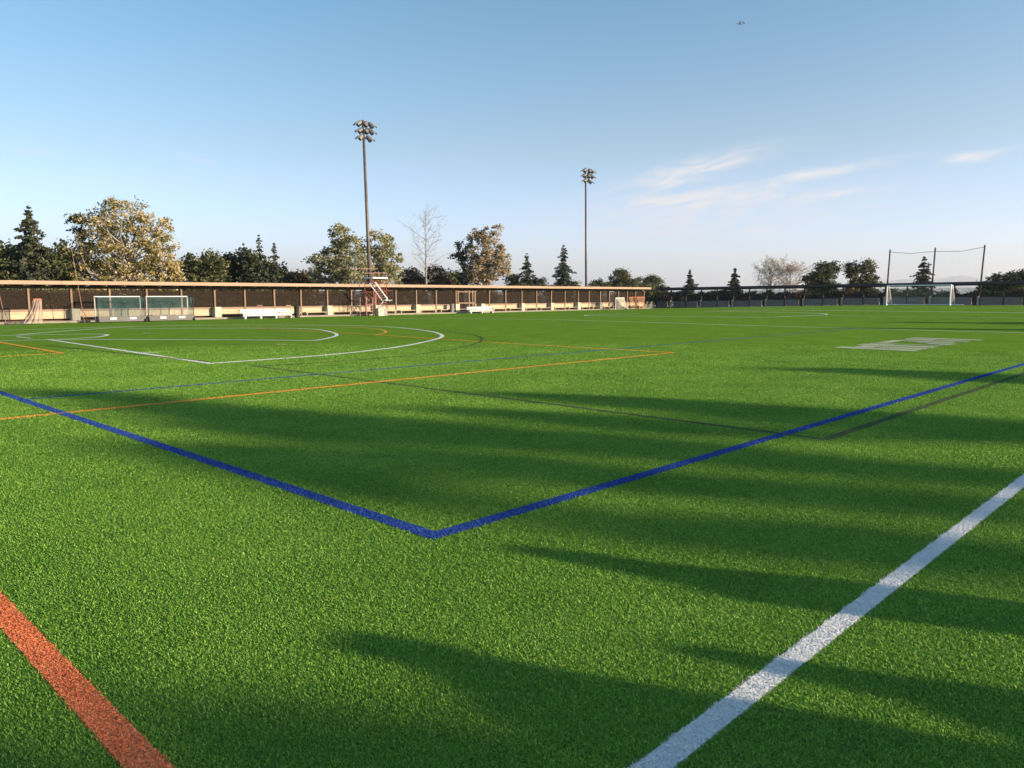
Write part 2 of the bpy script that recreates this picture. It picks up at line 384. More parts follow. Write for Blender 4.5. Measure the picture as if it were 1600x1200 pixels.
def strip(P, hw):
    """resample and mitre a polyline into a strip that lies on the terrain"""
    Q = [P[0]]
    for a, b in zip(P[:-1], P[1:]):
        n = max(1, int(np.linalg.norm(b-a)/1.0))
        Q += [a+(b-a)*k/n for k in range(1, n+1)]
    Q = np.array(Q); keep = [0]
    for i in range(1, len(Q)):
        if np.linalg.norm(Q[i]-Q[keep[-1]]) > 1e-4: keep.append(i)
    Q = Q[keep]
    T = np.zeros_like(Q); n = len(Q)
    side = []
    for i in range(n):
        d0 = Q[i]-Q[max(i-1, 0)]; d1 = Q[min(i+1, n-1)]-Q[i]
        d0 = d0/np.linalg.norm(d0) if np.linalg.norm(d0) > 0 else d1/np.linalg.norm(d1)
        d1 = d1/np.linalg.norm(d1) if np.linalg.norm(d1) > 0 else d0
        tt = d0+d1
        if np.linalg.norm(tt) < .3: tt = d1
        tt = tt/np.linalg.norm(tt); nn = np.array([-tt[1], tt[0]])
        c_ = max(.35, abs(nn@np.array([-d1[1], d1[0]])))
        side.append(nn*hw/c_)
    return Q, np.array(side)

# ------------------------------------------------------------------ fibres of the pile near the camera
RMAX = 26.0
def sample_blades(mul=1.0):
    cells = []
    r = 1.2
    TH0, TH1 = math.radians(HEAD-41), math.radians(HEAD+41)
    while r < RMAX:
        r2 = r*1.06; wd_ = 60 if r < 4.5 else (50 if r < 9 else 41)
        TH0, TH1 = math.radians(HEAD-wd_), math.radians(HEAD+wd_)
        dens = mul*44000.0 if r < 3.0 else mul*44000.0*(3.0/r)**1.45
        if r > 15: dens *= max(0.0, 1-(r-15)/(RMAX-15))**.8
        area = .5*(r2*r2-r*r)*(TH1-TH0); n = int(area*dens)
        if n:
            rr = np.sqrt(rng.uniform(r*r, r2*r2, n)); th = rng.uniform(TH0, TH1, n)
            cells.append(np.c_[rr*np.cos(th), rr*np.sin(th)])
        r = r2
    return np.concatenate(cells)
B1 = sample_blades(); B2 = sample_blades(1.2)
n1 = len(B1); B = np.concatenate([B1, B2])
first = np.arange(len(B)) < n1
first = first[B[:, 1] > -3.9]; B = B[B[:, 1] > -3.9]
print('blades', len(B))
own = np.full(len(B), -1)
jit = rng.normal(0, .004, len(B))
wob = .005*np.sin(B[:, 0]*23+np.sin(B[:, 1]*17)*2)*np.sin(B[:, 1]*19)
order = np.argsort(B[:, 0]); BX = B[order, 0]
for li, (nm, c, P, hw) in enumerate(LINES):
    for a, b in zip(P[:-1], P[1:]):
        ab = b-a; L2 = ab@ab
        if L2 < 1e-9: continue
        i0, i1 = np.searchsorted(BX, [min(a[0], b[0])-.2, max(a[0], b[0])+.2])
        if i1 <= i0: continue
        ix = order[i0:i1]; ix = ix[(B[ix, 1] > min(a[1], b[1])-.2) & (B[ix, 1] < max(a[1], b[1])+.2)]
        if not len(ix): continue
        Q = B[ix]; tt = np.clip(((Q-a)@ab)/L2, 0, 1)
        d = np.linalg.norm(Q-(a+tt[:, None]*ab), axis=1)
        ok = (d < hw+jit[ix]+wob[ix]) & (own[ix] < 0); own[ix[ok]] = li
def blades(P, seed, name, m, parent=None, hgt=1.0, extra=None):
    g = np.random.default_rng(seed); n = len(P)
    r = np.linalg.norm(P, axis=1)
    Wd = (.0016 + .00042*r)*g.uniform(.7, 1.3, n)
    Ln = (.0125 + .00023*r)*g.uniform(.65, 1.3, n)*hgt
    az_ = g.uniform(0, 2*np.pi, n)
    lean = np.radians(g.uniform(15, 70, n)); bend = np.radians(g.uniform(0, 40, n))
    d = np.c_[np.cos(az_), np.sin(az_), np.zeros(n)]
    tw = az_+np.pi/2+g.uniform(-.7, .7, n); s = np.c_[np.cos(tw), np.sin(tw), np.zeros(n)]
    up = np.array([0, 0, 1.])
    b0 = np.c_[P, np.full(n, -.001)]
    m1 = b0 + (d*np.sin(lean)[:, None] + up*np.cos(lean)[:, None])*(Ln*.55)[:, None]
    l2 = lean+bend
    m2 = m1 + (d*np.sin(l2)[:, None] + up*np.cos(l2)[:, None])*(Ln*.45)[:, None]
    hw = (Wd/2)[:, None]
    V = np.stack([b0-s*hw, b0+s*hw, m1+s*hw*.95, m1-s*hw*.95, m2], 1).reshape(-1, 3)
    i = np.arange(n)*5
    loops = np.stack([i, i+1, i+2, i+3, i+3, i+2, i+4], 1).ravel()
    ls = np.stack([np.arange(n)*7, np.arange(n)*7+4], 1).ravel(); lt = np.tile([4, 3], n)
    v = np.repeat(np.clip(g.normal(.5, .2, n), 0, 1), 5)
    if extra is not None:
        eV, eF = extra; k = len(V); L0 = len(loops)
        V = np.concatenate([V, eV]); v = np.concatenate([v, np.full(len(eV), .5)])
        loops = np.concatenate([loops, (eF+k).ravel()])
        ls = np.concatenate([ls, L0+4*np.arange(len(eF))]); lt = np.concatenate([lt, np.full(len(eF), 4)])
    return npmesh(name, V, loops, ls, lt, m, parent, {'v': v})
gr = blades(B[(own < 0) & first], 11, 'turf_grass', FIB['green'])
tag(gr, 'short bright green artificial turf fibres covering the near field', 'turf', kind='stuff')
for li, (nm, c, P, hw) in enumerate(LINES):
    Q, sd_ = strip([np.array(q) for q in P], hw)
    mb = MB()
    dz = .004 + (.0002*li)
    V = []
    for q, s_ in zip(Q, sd_):
        a, b_ = q+s_, q-s_
        V += [(a[0], a[1], zt(*a)+dz), (b_[0], b_[1], zt(*b_)+dz)]
    Fq = [(2*i, 2*i+1, 2*i+3, 2*i+2) for i in range(len(Q)-1)]
    mb.v = V; mb.f = [tuple(f) for f in Fq]
    o = mb.build(nm, TURF[c]); tag(o, kind='structure')
    near = B[own == li]
    if len(near) > 40:
        fo = blades(near, 100+li, 'line_fibres', FIB[c], o, hgt=1.0)
# word painted on the turf: block letters, only partly readable from here
lt_ = MB()
def lrect(x0, x1, y0, y1, sk=0.0):
    n = 3
    for k in range(n):
        a = y0+(y1-y0)*k/n; b = y0+(y1-y0)*(k+1)/n
        lt_.quad((x0+sk*(a-y0), a, .012), (x1+sk*(a-y0), a, .012), (x1+sk*(b-y0), b, .012), (x0+sk*(b-y0), b, .012))
for q in [(23.45, 24.2, 6.95, 9.25), (24.2, 25.1, 8.35, 8.95), (24.4, 25.1, 6.98, 8.35), (24.2, 24.4, 6.98, 7.9),
          (25.1, 25.3, 8.4, 9.2), (25.3, 26.1, 7.0, 9.25), (26.1, 26.4, 8.35, 9.2), (26.4, 26.75, 7.05, 9.25), (26.75, 27.35, 8.75, 9.2),
          (26.95, 27.2, 7.0, 7.35), (27.2, 27.75, 7.0, 7.8), (27.75, 28.15, 7.0, 8.25), (27.35, 28.95, 8.8, 9.25), (28.3, 28.95, 7.25, 8.8),
          (29.12, 29.4, 7.0, 9.2), (29.4, 29.75, 8.15, 9.1), (28.95, 29.12, 7.0, 8.3), (29.62, 30.2, 7.1, 8.15), (29.75, 30.35, 8.15, 9.25), (30.5, 31.15, 6.95, 9.3), (30.35, 30.5, 8.3, 9.1)]:
    lrect(q[0]+.055, q[1]-.055, q[2]+.03, q[3]-.03)
tag(lt_.build('turf_lettering', TURF['pale']), 'faded white block lettering painted on the far right turf', kind='structure')

# ------------------------------------------------------------------ covered walkway along the left side
YW = 50.0
post_px = [44, 111, 171, 229, 283, 335, 382, 428, 469.6, 511, 548.6, 583, 618, 650, 681, 712, 738, 764, 789.6, 815, 838, 861, 882.4, 903, 920, 937.6, 951.6, 966, 979.6, 992.6, 1006]
YP = YW + 1.0
PX = [onY(x, YP) for x in post_px]
PX = [PX[0]-4.3, PX[0]-2.15] + PX
Xend = onY(1017.5, YW)
wl = empty('covered_walkway', (PX[0], YW, 0), 'long sunlit covered walkway with cream low wall and orange fascia behind the field', 'walkway', 'covered walkways')
def loc(o, root):
    o.matrix_parent_inverse = root.matrix_basis.inverted(); return o
bpy.context.view_layer.update()
def part(mb, name, m, root, **kw):
    o = mb.build(name, m, None, **kw); o.parent = root
    o.matrix_parent_inverse = Matrix.Translation(root.location).inverted() if root.type == 'EMPTY' else Matrix()
    return o
RZ = 2.42
x0, x1 = PX[0]-1, Xend
rf = part(MB().box(x0, x1, YW+.04, YW+2.9, 2.30, 2.385), 'roof', M['roof'], wl)
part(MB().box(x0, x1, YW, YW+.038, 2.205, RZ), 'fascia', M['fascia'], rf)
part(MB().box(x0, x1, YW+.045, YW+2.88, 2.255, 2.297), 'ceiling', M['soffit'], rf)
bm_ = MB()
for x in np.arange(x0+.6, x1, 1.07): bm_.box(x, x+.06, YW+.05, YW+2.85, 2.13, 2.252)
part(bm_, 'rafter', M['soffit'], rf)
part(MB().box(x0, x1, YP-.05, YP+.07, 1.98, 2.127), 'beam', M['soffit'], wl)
part(MB().box(x0, x1, YW+.02, YW+2.9, 0.0, .11), 'kerb', M['curb'], wl)
for x in PX: part(MB().box(x-.055, x+.055, YP-.07, YP+.24, .11, 1.98), 'post', M['post'], wl, bevel=.008)
blk = [111, 335, 511, 587, 650, 712, 752, 815, 861, 903, 937.6, 966]
gate_bay = (738-23, 748)
for i in range(len(PX)-1):
    a, b = PX[i]+.058, PX[i+1]-.058
    if i >= 2 and post_px[i-2] == 712: continue       # gate bay
    part(MB().box(a, b, YP+.02, YP+.05, .80, 1.90), 'mesh_screen', M['screen'], wl)
    part(MB().box(a, b, YP-.04, YP+.06, .66, .78), 'cap_rail', M['pinkrail'], wl)
    part(MB().box(a, b, YP-.02, YP+.04, .225, .655), 'wall_panel', M['cream'], wl)
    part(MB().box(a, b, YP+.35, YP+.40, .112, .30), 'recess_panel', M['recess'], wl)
    if i >= 2 and i % 2 == 1 or i > 9: part(MB().box(a+.10, b-.16, YP-.42, YP-.10, .30, .35).box(a+.2, a+.27, YP-.38, YP-.14, .112, .30).box(b-.33, b-.26, YP-.38, YP-.14, .112, .30), 'bench', M['cream'], wl, bevel=.006)
for x in blk:
    X = onY(x, YP-.45)
    part(MB().box(X-.02, X+.42, YP-.50, YP-.08, .112, .80), 'base_block', M['cream2'], wl, bevel=.01)
# gate
gx0, gx1 = onY(714.5, YP), onY(741, YP)
g = MB()
for x in (gx0, (gx0*.35+gx1*.65), gx1): g.box(x-.06, x+.06, YP-.12, YP, .112, 1.95)
g.box(gx0, gx1, YP-.10, YP-.04, .30, .38).box(gx0, gx1, YP-.10, YP-.04, .82, .92).box(gx0, gx1, YP-.10, YP-.04, 1.82, 1.9)
part(g, 'gate', M['gateway'], wl)
part(MB().box(gx0+.05, gx1-.05, YP-.03, YP-.01, .3, 1.9), 'mesh_screen', M['screen'], wl)

# ------------------------------------------------------------------ covered walkway along the far end
XR = 84.6
rpx = [1049, 1072, 1096, 1120.5, 1146, 1171, 1198, 1226, 1256.5, 1286, 1317, 1349, 1383, 1417, 1454, 1491, 1529, 1568]
YR = [onX(x, XR+.9) for x in rpx]
YR = [YR[0]+2.2] + YR + [YR[-1]-2.13*(k+1) for k in range(4)]
wr = empty('covered_walkway', (XR, YR[-1], zt(XR, YR[-1])), 'shaded covered walkway with dark roof and grey low wall across the far end', 'walkway', 'covered walkways')
def roofz(y): return zX(1600, 438.5, XR) + (zX(1060, 449, XR)-zX(1600, 438.5, XR))*(y-onX(1600, XR))/(onX(1060, XR)-onX(1600, XR))
ya, yb = YR[-1]-.5, onX(1019, XR)
def slant(mb, xa, xb, za, zb, n=12):
    for k in range(n):
        p0 = ya+(yb-ya)*k/n; p1 = ya+(yb-ya)*(k+1)/n
        b = len(mb.v)
        mb.v += [(xa, p0, roofz(p0)+za), (xb, p0, roofz(p0)+za), (xb, p1, roofz(p1)+za), (xa, p1, roofz(p1)+za),
                 (xa, p0, roofz(p0)+zb), (xb, p0, roofz(p0)+zb), (xb, p1, roofz(p1)+zb), (xa, p1, roofz(p1)+zb)]
        mb.f += [tuple(b+i for i in q) for q in ((0, 3, 2, 1), (4, 5, 6, 7), (3, 0, 4, 7), (1, 2, 6, 5))]
        if k == 0: mb.f.append((b, b+1, b+5, b+4))
        if k == n-1: mb.f.append((b+2, b+3, b+7, b+6))
    return mb
rf = part(slant(MB(), XR+.04, XR+2.9, -.12, -.03), 'roof', M['roof'], wr)
part(slant(MB(), XR, XR+.037, -.24, 0), 'fascia', M['darkwood'], rf)
part(slant(MB(), XR+.045, XR+2.88, -.17, -.123), 'ceiling', M['soffit'], rf)
part(slant(MB(), XR+.85, XR+.97, -.36, -.173), 'beam', M['darkwood'], wr)
for y in YR:
    z0 = zt(XR, y)
    part(MB().box(XR+.84, XR+.98, y-.055, y+.055, z0-.05, roofz(y)-.36), 'post', M['darkwood'], wr, bevel=.008)
for i in range(len(YR)-1):
    b, a = YR[i]-.058, YR[i+1]+.058
    z0 = zt(XR, .5*(a+b))
    gap = .52 if i % 2 == 0 else 0.0
    part(MB().box(XR+.89, XR+.94, a+gap, b, z0+.03, z0+.74), 'wall_panel', M['greywood'], wr)
    part(MB().box(XR+.86, XR+.96, a, b, z0+.745, z0+.86), 'cap_rail', M['darkwood'], wr)
    part(MB().box(XR+.92, XR+.935, a, b, z0+.865, roofz(a)-.55), 'mesh_screen', M['screen2'], wr)
    if gap:
        part(MB().box(XR+1.25, XR+1.29, a, a+gap, z0-.05, z0+.74), 'recess_panel', M['darkwood'], wr)
        part(MB().box(XR+.55, XR+.835, a-.16, a-.02, z0-.05, z0+.84), 'base_block', M['cream2'], wr)
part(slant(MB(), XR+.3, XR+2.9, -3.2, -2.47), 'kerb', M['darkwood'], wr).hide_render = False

# ------------------------------------------------------------------ trees
RH = np.array([R0[0], R0[1], 0.0]); DH = np.array([F[0], F[1], 0]); DH /= np.linalg.norm(DH)
def leafcards(C, size, g, flat=0.0):
    n = len(C)
    u = g.normal(size=(n, 3)); u /= np.linalg.norm(u, axis=1)[:, None]
    w_ = g.normal(size=(n, 3)); w_[:, 2] *= (1-flat); vv = np.cross(u, w_); vv /= np.linalg.norm(vv, axis=1)[:, None]+1e-9
    s1 = (size*g.uniform(.6, 1.35, n))[:, None]; s2 = s1*.62
    nrm = np.cross(u, vv)*s1*.25
    V = np.stack([C-u*s1, C-vv*s2+nrm, C+u*s1, C+vv*s2+nrm], 1).reshape(-1, 3)
    return V
def leafmesh(name, C, v, size, m, parent, g, flat=0.0):
    V = leafcards(C, size, g, flat); n = len(C)
    return npmesh(name, V, np.arange(4*n), np.arange(n)*4, np.full(n, 4), m, parent, {'v': np.repeat(np.clip(v, 0, 1), 4)})
def branchset(mb, p0, p1, r0, g, bends=3, sag=.08):
    p0 = np.array(p0, float); p1 = np.array(p1, float); L = np.linalg.norm(p1-p0)
    pts = [p0+(p1-p0)*k/bends + (g.normal(size=3)*L*sag*(0 < k < bends)) for k in range(bends+1)]
    for k in range(bends):
        mb.tube(pts[k], pts[k+1], r0*(1-.8*k/bends), r0*(1-.8*(k+1)/bends), 5, caps=False)
    return pts
def tree(name, label, Y, basepx, lobes, matl, bark, dens=1.0, leaf=.13, clump=.55, tint=(.5, .22), trunkr=.16, seed=1, nbr=26, group='trees behind the covered walkways',
         world=None, X=None, gap=0.0, shell=.35, squash=.9):
    """lobes: (px, py, rx, ry, weight) ellipses in photograph pixels at the tree's own distance"""
    g = np.random.default_rng(seed)
    if world is not None: bx, by = world; s = 1.0
    elif X is not None: bx, by = X, onX(basepx, X); s = depth(bx, by)/FPX
    else: bx, by = onY(basepx, Y), Y; s = depth(bx, by)/FPX
    z0 = zt(bx, by)-.1
    root = empty(name, (bx, by, z0), label, 'tree', group)
    base = np.array([bx, by, z0])
    CL = []; 
    for (px, py, rx, ry, wt) in lobes:
        if world is not None: c0 = np.array([bx, by, 0])+RHW*px+np.array([0, 0, py]); a, b = rx, ry
        else: c0 = base*[1, 1, 0]+RH*(px-basepx)*s+np.array([0, 0, H+(461-py)*s]); a, b = rx*s, ry*s
        n = max(3, int(wt*dens*6.5*(a*b*min(a, 2.6))**.8/clump**1.6))
        u = g.normal(size=(n, 3)); u /= np.linalg.norm(u, axis=1)[:, None]
        rad = g.uniform(shell, 1.0, n)**.6
        ax = RHW if world is not None else RH; ay = SVW if world is not None else DH
        P = c0 + ax*(u[:, :1]*rad[:, None]*(a-.3*clump)) + ay*(u[:, 1:2]*rad[:, None]*min(a, 3.5)*squash) + np.array([0, 0, 1])*(u[:, 2:]*rad[:, None]*(b-.3*clump))
        if gap:
            keep = g.uniform(size=n) > gap; P = P[keep]
        CL.append(P[P[:, 2] > z0+.5])
    CL = np.concatenate(CL); ncl = len(CL)
    k = g.integers(28, 60, ncl)
    idx = np.repeat(np.arange(ncl), k)
    rr = g.uniform(.55, 1.25, ncl)*clump
    off = g.normal(size=(len(idx), 3))*(rr[idx]*.5)[:, None]*np.array([1, 1, .75])
    C = CL[idx]+off
    cv_ = g.normal(0, tint[1]*.8, ncl)
    v = tint[0]+cv_[idx]+g.normal(0, tint[1]*.8, len(idx))
    leafmesh('crown', C-base, v, leaf, matl, root, g)
    mb = MB(); top = CL[:, 2].max(); cz = CL[:, 2].mean(); ctr = CL.mean(0)
    t1 = np.array([bx*.4+ctr[0]*.6, by*.4+ctr[1]*.6, z0+(cz-z0)*.6]); t2 = np.array([ctr[0], ctr[1], cz+(top-cz)*.45])
    mb.tube(np.zeros(3), t1-base, trunkr, trunkr*.7, 8, caps=False); mb.tube(t1-base, t2-base, trunkr*.7, trunkr*.2, 7, caps=False)
    for j in g.permutation(ncl)[:nbr]:
        q = CL[j]; f = np.clip((q[2]-z0)/(top-z0)-.22, .18, .85)*(cz+(top-cz)*.45-z0)
        zz = t1[2]-z0
        st = base+(t1-base)*(f/zz) if f < zz else t1+(t2-t1)*((f-zz)/max(.1, t2[2]-t1[2]))
        branchset(mb, st-base, q-base, trunkr*.28, g)
    mb.build('trunk', bark, root)
    return root
def conifer(name, label, Y, px, toppy, wpx, matl, dens=1.0, leaf=.10, seed=1, X=None, basepy=470, group='trees behind the covered walkways', world=None, hgt=None, wid=None, ragged=.25, trunkr=.13, col=(.45, .18)):
    g = np.random.default_rng(seed)
    if world is not None: bx, by = world; z0 = zt(bx, by)-.1; top = hgt; W = wid
    else:
        if X is not None: bx, by = X, onX(px, X)
        else: bx, by = onY(px, Y), Y
        s = depth(bx, by)/FPX; z0 = zt(bx, by)-.1; top = H+(461-toppy)*s; W = wpx*s
    root = empty(name, (bx, by, z0), label, 'tree', group); base = np.array([bx, by, z0])
    h = top-z0; mb = MB(); mb.tube((0, 0, 0), (0, 0, h*.97), trunkr, .02, 8, caps=False)
    Cs = []; vs = []
    nl = int(h/.28*1.3)
    for k in range(nl):
        f = (k+g.uniform(0, 1))/nl; z = h*(.1+.9*f)
        rad = W*.5*(1-f)**.80*(1+g.normal(0, ragged))+.03
        nb = max(2, int(6*dens*(1-f)+2))
        a0 = g.uniform(0, 6.28)
        for j in range(nb):
            a = a0+6.283*j/nb+g.normal(0, .25); rl = max(.08, rad*g.uniform(.65, 1.15))
            tip = np.array([math.cos(a)*rl, math.sin(a)*rl, z-.10*rl+.12*rl*g.normal()])
            st = np.array([0, 0, z+.12*rl]); 
            if rl > .35: mb.tube(st, tip, .03, .008, 4, caps=False)
            nlf = int(40*dens*rl+(3 if f > .93 else 8))
            tt = g.uniform(.15, 1.0, nlf)[:, None]
            P = st+(tip-st)*tt + g.normal(size=(nlf, 3))*np.array([.16, .16, .10])*(.35+.6*rl)*(1.1-tt*.7)
            Cs.append(P); vs.append(np.full(nlf, col[0]+g.normal(0, col[1]*.7))+g.normal(0, col[1], nlf))
    leafmesh('crown', np.concatenate(Cs), np.concatenate(vs), leaf, matl, root, g, .3)
    mb.build('trunk', M['darkbark'], root); return root
def baretree(name, label, Y, px, toppy, wpx, matl=None, nleaf=0, X=None, seed=3, bark='palebark', group='trees behind the covered walkways', base_f=.26, tw=.007, trunkr=.11):
    g = np.random.default_rng(seed)
    bx, by = (X, onX(px, X)) if X is not None else (onY(px, Y), Y)
    s = depth(bx, by)/FPX; z0 = zt(bx, by)-.1; top = H+(461-toppy)*s-z0; W = wpx*s/2
    root = empty(name, (bx, by, z0), label, 'tree', group); mb = MB(); tips = []
    mb.tube((0, 0, 0), (0, 0, top*.55), trunkr, trunkr*.55, 8, caps=False); mb.tube((0, 0, top*.55), (0, 0, top), trunkr*.55, .012, 6, caps=False)
    def grow(p, d, L, r, lev):
        n = 3; q = p
        for k in range(n):
            d = d+g.normal(size=3)*.13+np.array([0, 0, .07]); d /= np.linalg.norm(d)
            q2 = q+d*L/n; mb.tube(q, q2, max(tw, r*(1-.25*k)), max(tw*.8, r*(1-.25*(k+1))), 4, caps=False)
            if lev < 4:
                for _ in range(2):
                    dd = d+g.normal(size=3)*.75; dd[2] = abs(dd[2])*.7+.1; dd /= np.linalg.norm(dd)
                    if g.uniform() < .82: grow(q2, dd, L*g.uniform(.38, .6), r*.5, lev+1)
            q = q2
        tips.append(q)
    nbm = 22
    for k in range(nbm):
        f = base_f+(1-base_f)*(k+.5)/nbm*.93; a = k*2.4+g.uniform(-.3, .3)
        e_ = .62+.3*f
        L = W*1.1*max(.15, math.sin(math.pi*min(1, max(.08, (f-.16)/.88))))**.8*g.uniform(.8, 1.15)
        grow(np.array([0, 0, top*f]), np.array([math.cos(a), math.sin(a), e_]), L*.8, .03, 2)
    mb.build('trunk', M[bark], root)
    if nleaf:
        T = np.array(tips); idx = g.integers(0, len(T), nleaf); C = T[idx]+g.normal(size=(nleaf, 3))*.16
        leafmesh('crown', C, g.normal(.5, .22, nleaf), .085, matl, root, g)
    return root
RHW = np.array([NV[0], NV[1], 0]); SVW = np.array([SV[0], SV[1], 0])

LF = {
 'oak': leafmat('oak_leaf', [(.1, (.026, .036, .018)), (.45, (.062, .078, .034)), (.75, (.12, .13, .052)), (.98, (.24, .21, .09))]),
 'gold': leafmat('golden_leaf', [(.05, (.08, .10, .03)), (.35, (.24, .21, .07)), (.6, (.42, .33, .12)), (.85, (.56, .46, .25)), (1, (.66, .58, .42))], .45),
 'olive': leafmat('olive_leaf', [(.05, (.07, .085, .035)), (.4, (.20, .21, .09)), (.7, (.38, .36, .19)), (.95, (.60, .56, .40))], .42),
 'tan': leafmat('tan_leaf', [(.05, (.10, .09, .05)), (.4, (.27, .21, .12)), (.7, (.43, .34, .21)), (.95, (.58, .48, .36))], .42),
 'fir': leafmat('fir_needle', [(.1, (.020, .032, .022)), (.5, (.052, .070, .048)), (.9, (.13, .145, .10))], .15),
 'redwood': leafmat('redwood_needle', [(.1, (.022, .030, .018)), (.5, (.055, .068, .040)), (.9, (.15, .145, .085))], .2),
 'pink': leafmat('dry_leaf', [(.1, (.26, .23, .19)), (.5, (.44, .38, .32)), (.9, (.60, .55, .48))], .4),
 'brownoak': leafmat('brown_leaf', [(.1, (.045, .035, .018)), (.5, (.12, .085, .04)), (.9, (.25, .18, .09))], .25),
}
Yt = 58
tree('oak_tree', 'dark green oak at the far left edge behind the orange fascia', 62, 18, [(-10, 410, 34, 30, 1), (22, 412, 34, 34, 1), (50, 425, 40, 25, 1), (5, 436, 60, 22, 1)], LF['oak'], M['darkbark'], 1.1, seed=2)
conifer('redwood_tree', 'broad grey green redwood rising above the oaks at far left', 60, 54, 326, 82, LF['redwood'], 1.25, leaf=.12, seed=3, ragged=.3, trunkr=.2)
tree('oak_tree', 'olive oak between the broad redwood and the golden sycamore', 61, 100, [(92, 412, 32, 30, 1), (112, 398, 18, 28, .8), (75, 425, 30, 28, 1), (110, 430, 30, 30, 1)], LF['olive'], M['bark'], .9, tint=(.28, .17), seed=4)
tree('sycamore_tree', 'biggest sycamore with golden leaves and pale limbs, left part of the row', Yt, 205,
     [(200, 348, 62, 34, .8), (158, 352, 34, 30, .75), (240, 362, 34, 34, .9), (165, 395, 46, 32, 1), (215, 400, 50, 34, .75), (255, 395, 30, 36, 1.1), (262, 425, 28, 24, 1.4), (150, 428, 46, 24, 1.3), (215, 432, 60, 22, 1.1), (185, 322, 30, 11, .6), (215, 324, 22, 10, .6), (265, 412, 22, 34, 1.2)],
     LF['gold'], M['palebark'], .44, leaf=.095, clump=.42, tint=(.60, .24), trunkr=.24, seed=5, nbr=110)
tree('oak_tree', 'dark green leafy bough tree against the left flank of the golden sycamore', 60, 128, [(128, 352, 15, 20, .8), (136, 385, 18, 20, .7), (122, 345, 9, 9, .5)], LF['oak'], M['bark'], .55, leaf=.10, clump=.35, seed=6, nbr=20)
tree('oak_tree', 'dark oak directly right of the golden sycamore', 63, 312, [(305, 420, 26, 28, 1), (330, 418, 28, 25, 1), (318, 440, 40, 20, 1)], LF['oak'], M['darkbark'], 1.1, seed=7)
tree('oak_tree', 'dark oak in the middle of the grove left of the tall light pole', 64, 368, [(352, 420, 28, 25, 1), (383, 412, 26, 24, 1), (365, 440, 44, 20, 1)], LF['oak'], M['darkbark'], 1.1, tint=(.42, .2), seed=8)
conifer('pine_tree', 'slim brown tipped pine in the dark grove', 62, 384, 382, 30, LF['redwood'], .9, seed=9, ragged=.35)
conifer('pine_tree', 'taller dark pine of the two spiking above the dark grove', 61, 408, 370, 42, LF['fir'], .8, seed=10, ragged=.45)
conifer('pine_tree', 'shorter thin dark pine at the right end of the grove', 62, 431, 381, 34, LF['fir'], .7, seed=11, ragged=.5)
tree('oak_tree', 'dark oak under the two pines of the grove', 64, 415, [(405, 425, 28, 22, 1), (430, 432, 22, 20, 1), (415, 445, 40, 15, 1)], LF['oak'], M['darkbark'], 1.1, seed=12)
tree('oak_tree', 'low brownish oak just left of the green sycamore', 65, 465, [(455, 436, 24, 12, 1), (482, 436, 24, 12, 1), (468, 450, 36, 14, 1)], LF['brownoak'], M['darkbark'], 1.1, seed=13)
tree('sycamore_tree', 'green and yellow sycamore left of the tall light pole', Yt, 540,
     [(533, 375, 22, 25, .9), (548, 392, 30, 26, 1), (520, 405, 28, 24, 1), (495, 410, 18, 12, .9), (545, 425, 44, 22, 1), (505, 430, 30, 18, 1), (532, 358, 9, 9, .6)],
     LF['olive'], M['palebark'], .58, leaf=.10, clump=.40, tint=(.55, .26), trunkr=.18, seed=14, nbr=60)
tree('sycamore_tree', 'yellow green sycamore right of the tall light pole', Yt+.5, 600,
     [(595, 384, 24, 22, 1), (610, 405, 22, 24, 1), (582, 405, 22, 28, .9), (605, 430, 30, 20, 1), (575, 430, 24, 20, 1), (588, 366, 9, 7, .6), (612, 376, 9, 7, .6)],
     LF['olive'], M['palebark'], .58, leaf=.10, clump=.40, tint=(.62, .25), trunkr=.16, seed=15, nbr=50)
tree('oak_tree', 'low oak with brown leaves left of the bare tree', 66, 645, [(640, 434, 24, 14, 1), (655, 448, 30, 14, 1)], LF['brownoak'], M['darkbark'], 1.0, seed=16)
baretree('bare_tree', 'leafless pale tree with one white trunk', 58.5, 666, 331, 78, seed=5)
tree('oak_tree', 'reddish brown round oak right behind the bare tree', 64, 683, [(680, 430, 20, 14, 1), (690, 446, 24, 14, 1)], LF['brownoak'], M['darkbark'], 1.0, tint=(.6, .2), seed=17)
tree('oak_tree', 'small dark oak between the bare tree and the tan sycamore', 66, 708, [(706, 434, 18, 12, 1), (712, 448, 26, 14, 1)], LF['oak'], M['darkbark'], 1.0, seed=18)
tree('sycamore_tree', 'tan and brown leaved sycamore in the middle of the row', Yt, 757,
     [(752, 385, 24, 30, 1), (770, 395, 22, 30, 1), (775, 362, 12, 14, .7), (754, 362, 10, 14, .6), (762, 420, 32, 26, 1.1), (745, 425, 26, 22, 1.1), (785, 415, 16, 26, 1)],
     LF['tan'], M['palebark'], .52, leaf=.11, clump=.40, tint=(.55, .24), trunkr=.16, seed=19, nbr=60)
tree('oak_tree', 'dark green bough tree leaning out on the left of the tan sycamore', 60.5, 724, [(723, 390, 13, 14, .8), (718, 402, 14, 10, .9), (735, 375, 9, 14, .5), (732, 410, 14, 12, .6), (730, 432, 18, 14, .8)], LF['oak'], M['bark'], .6, leaf=.10, clump=.35, seed=20, nbr=20)
conifer('fir_tree', 'shorter dark fir right of the tan sycamore', 62, 823, 397, 44, LF['fir'], 1.0, seed=21, ragged=.3)
tree('oak_tree', 'small dark oak at the foot of the shorter fir', 66, 838, [(840, 443, 16, 9, 1), (800, 438, 14, 12, .9), (825, 450, 36, 10, 1)], LF['oak'], M['darkbark'], 1.0, seed=22)
conifer('fir_tree', 'taller dark fir left of the thin light pole', 62, 880, 384, 46, LF['fir'], 1.15, seed=23, ragged=.25)
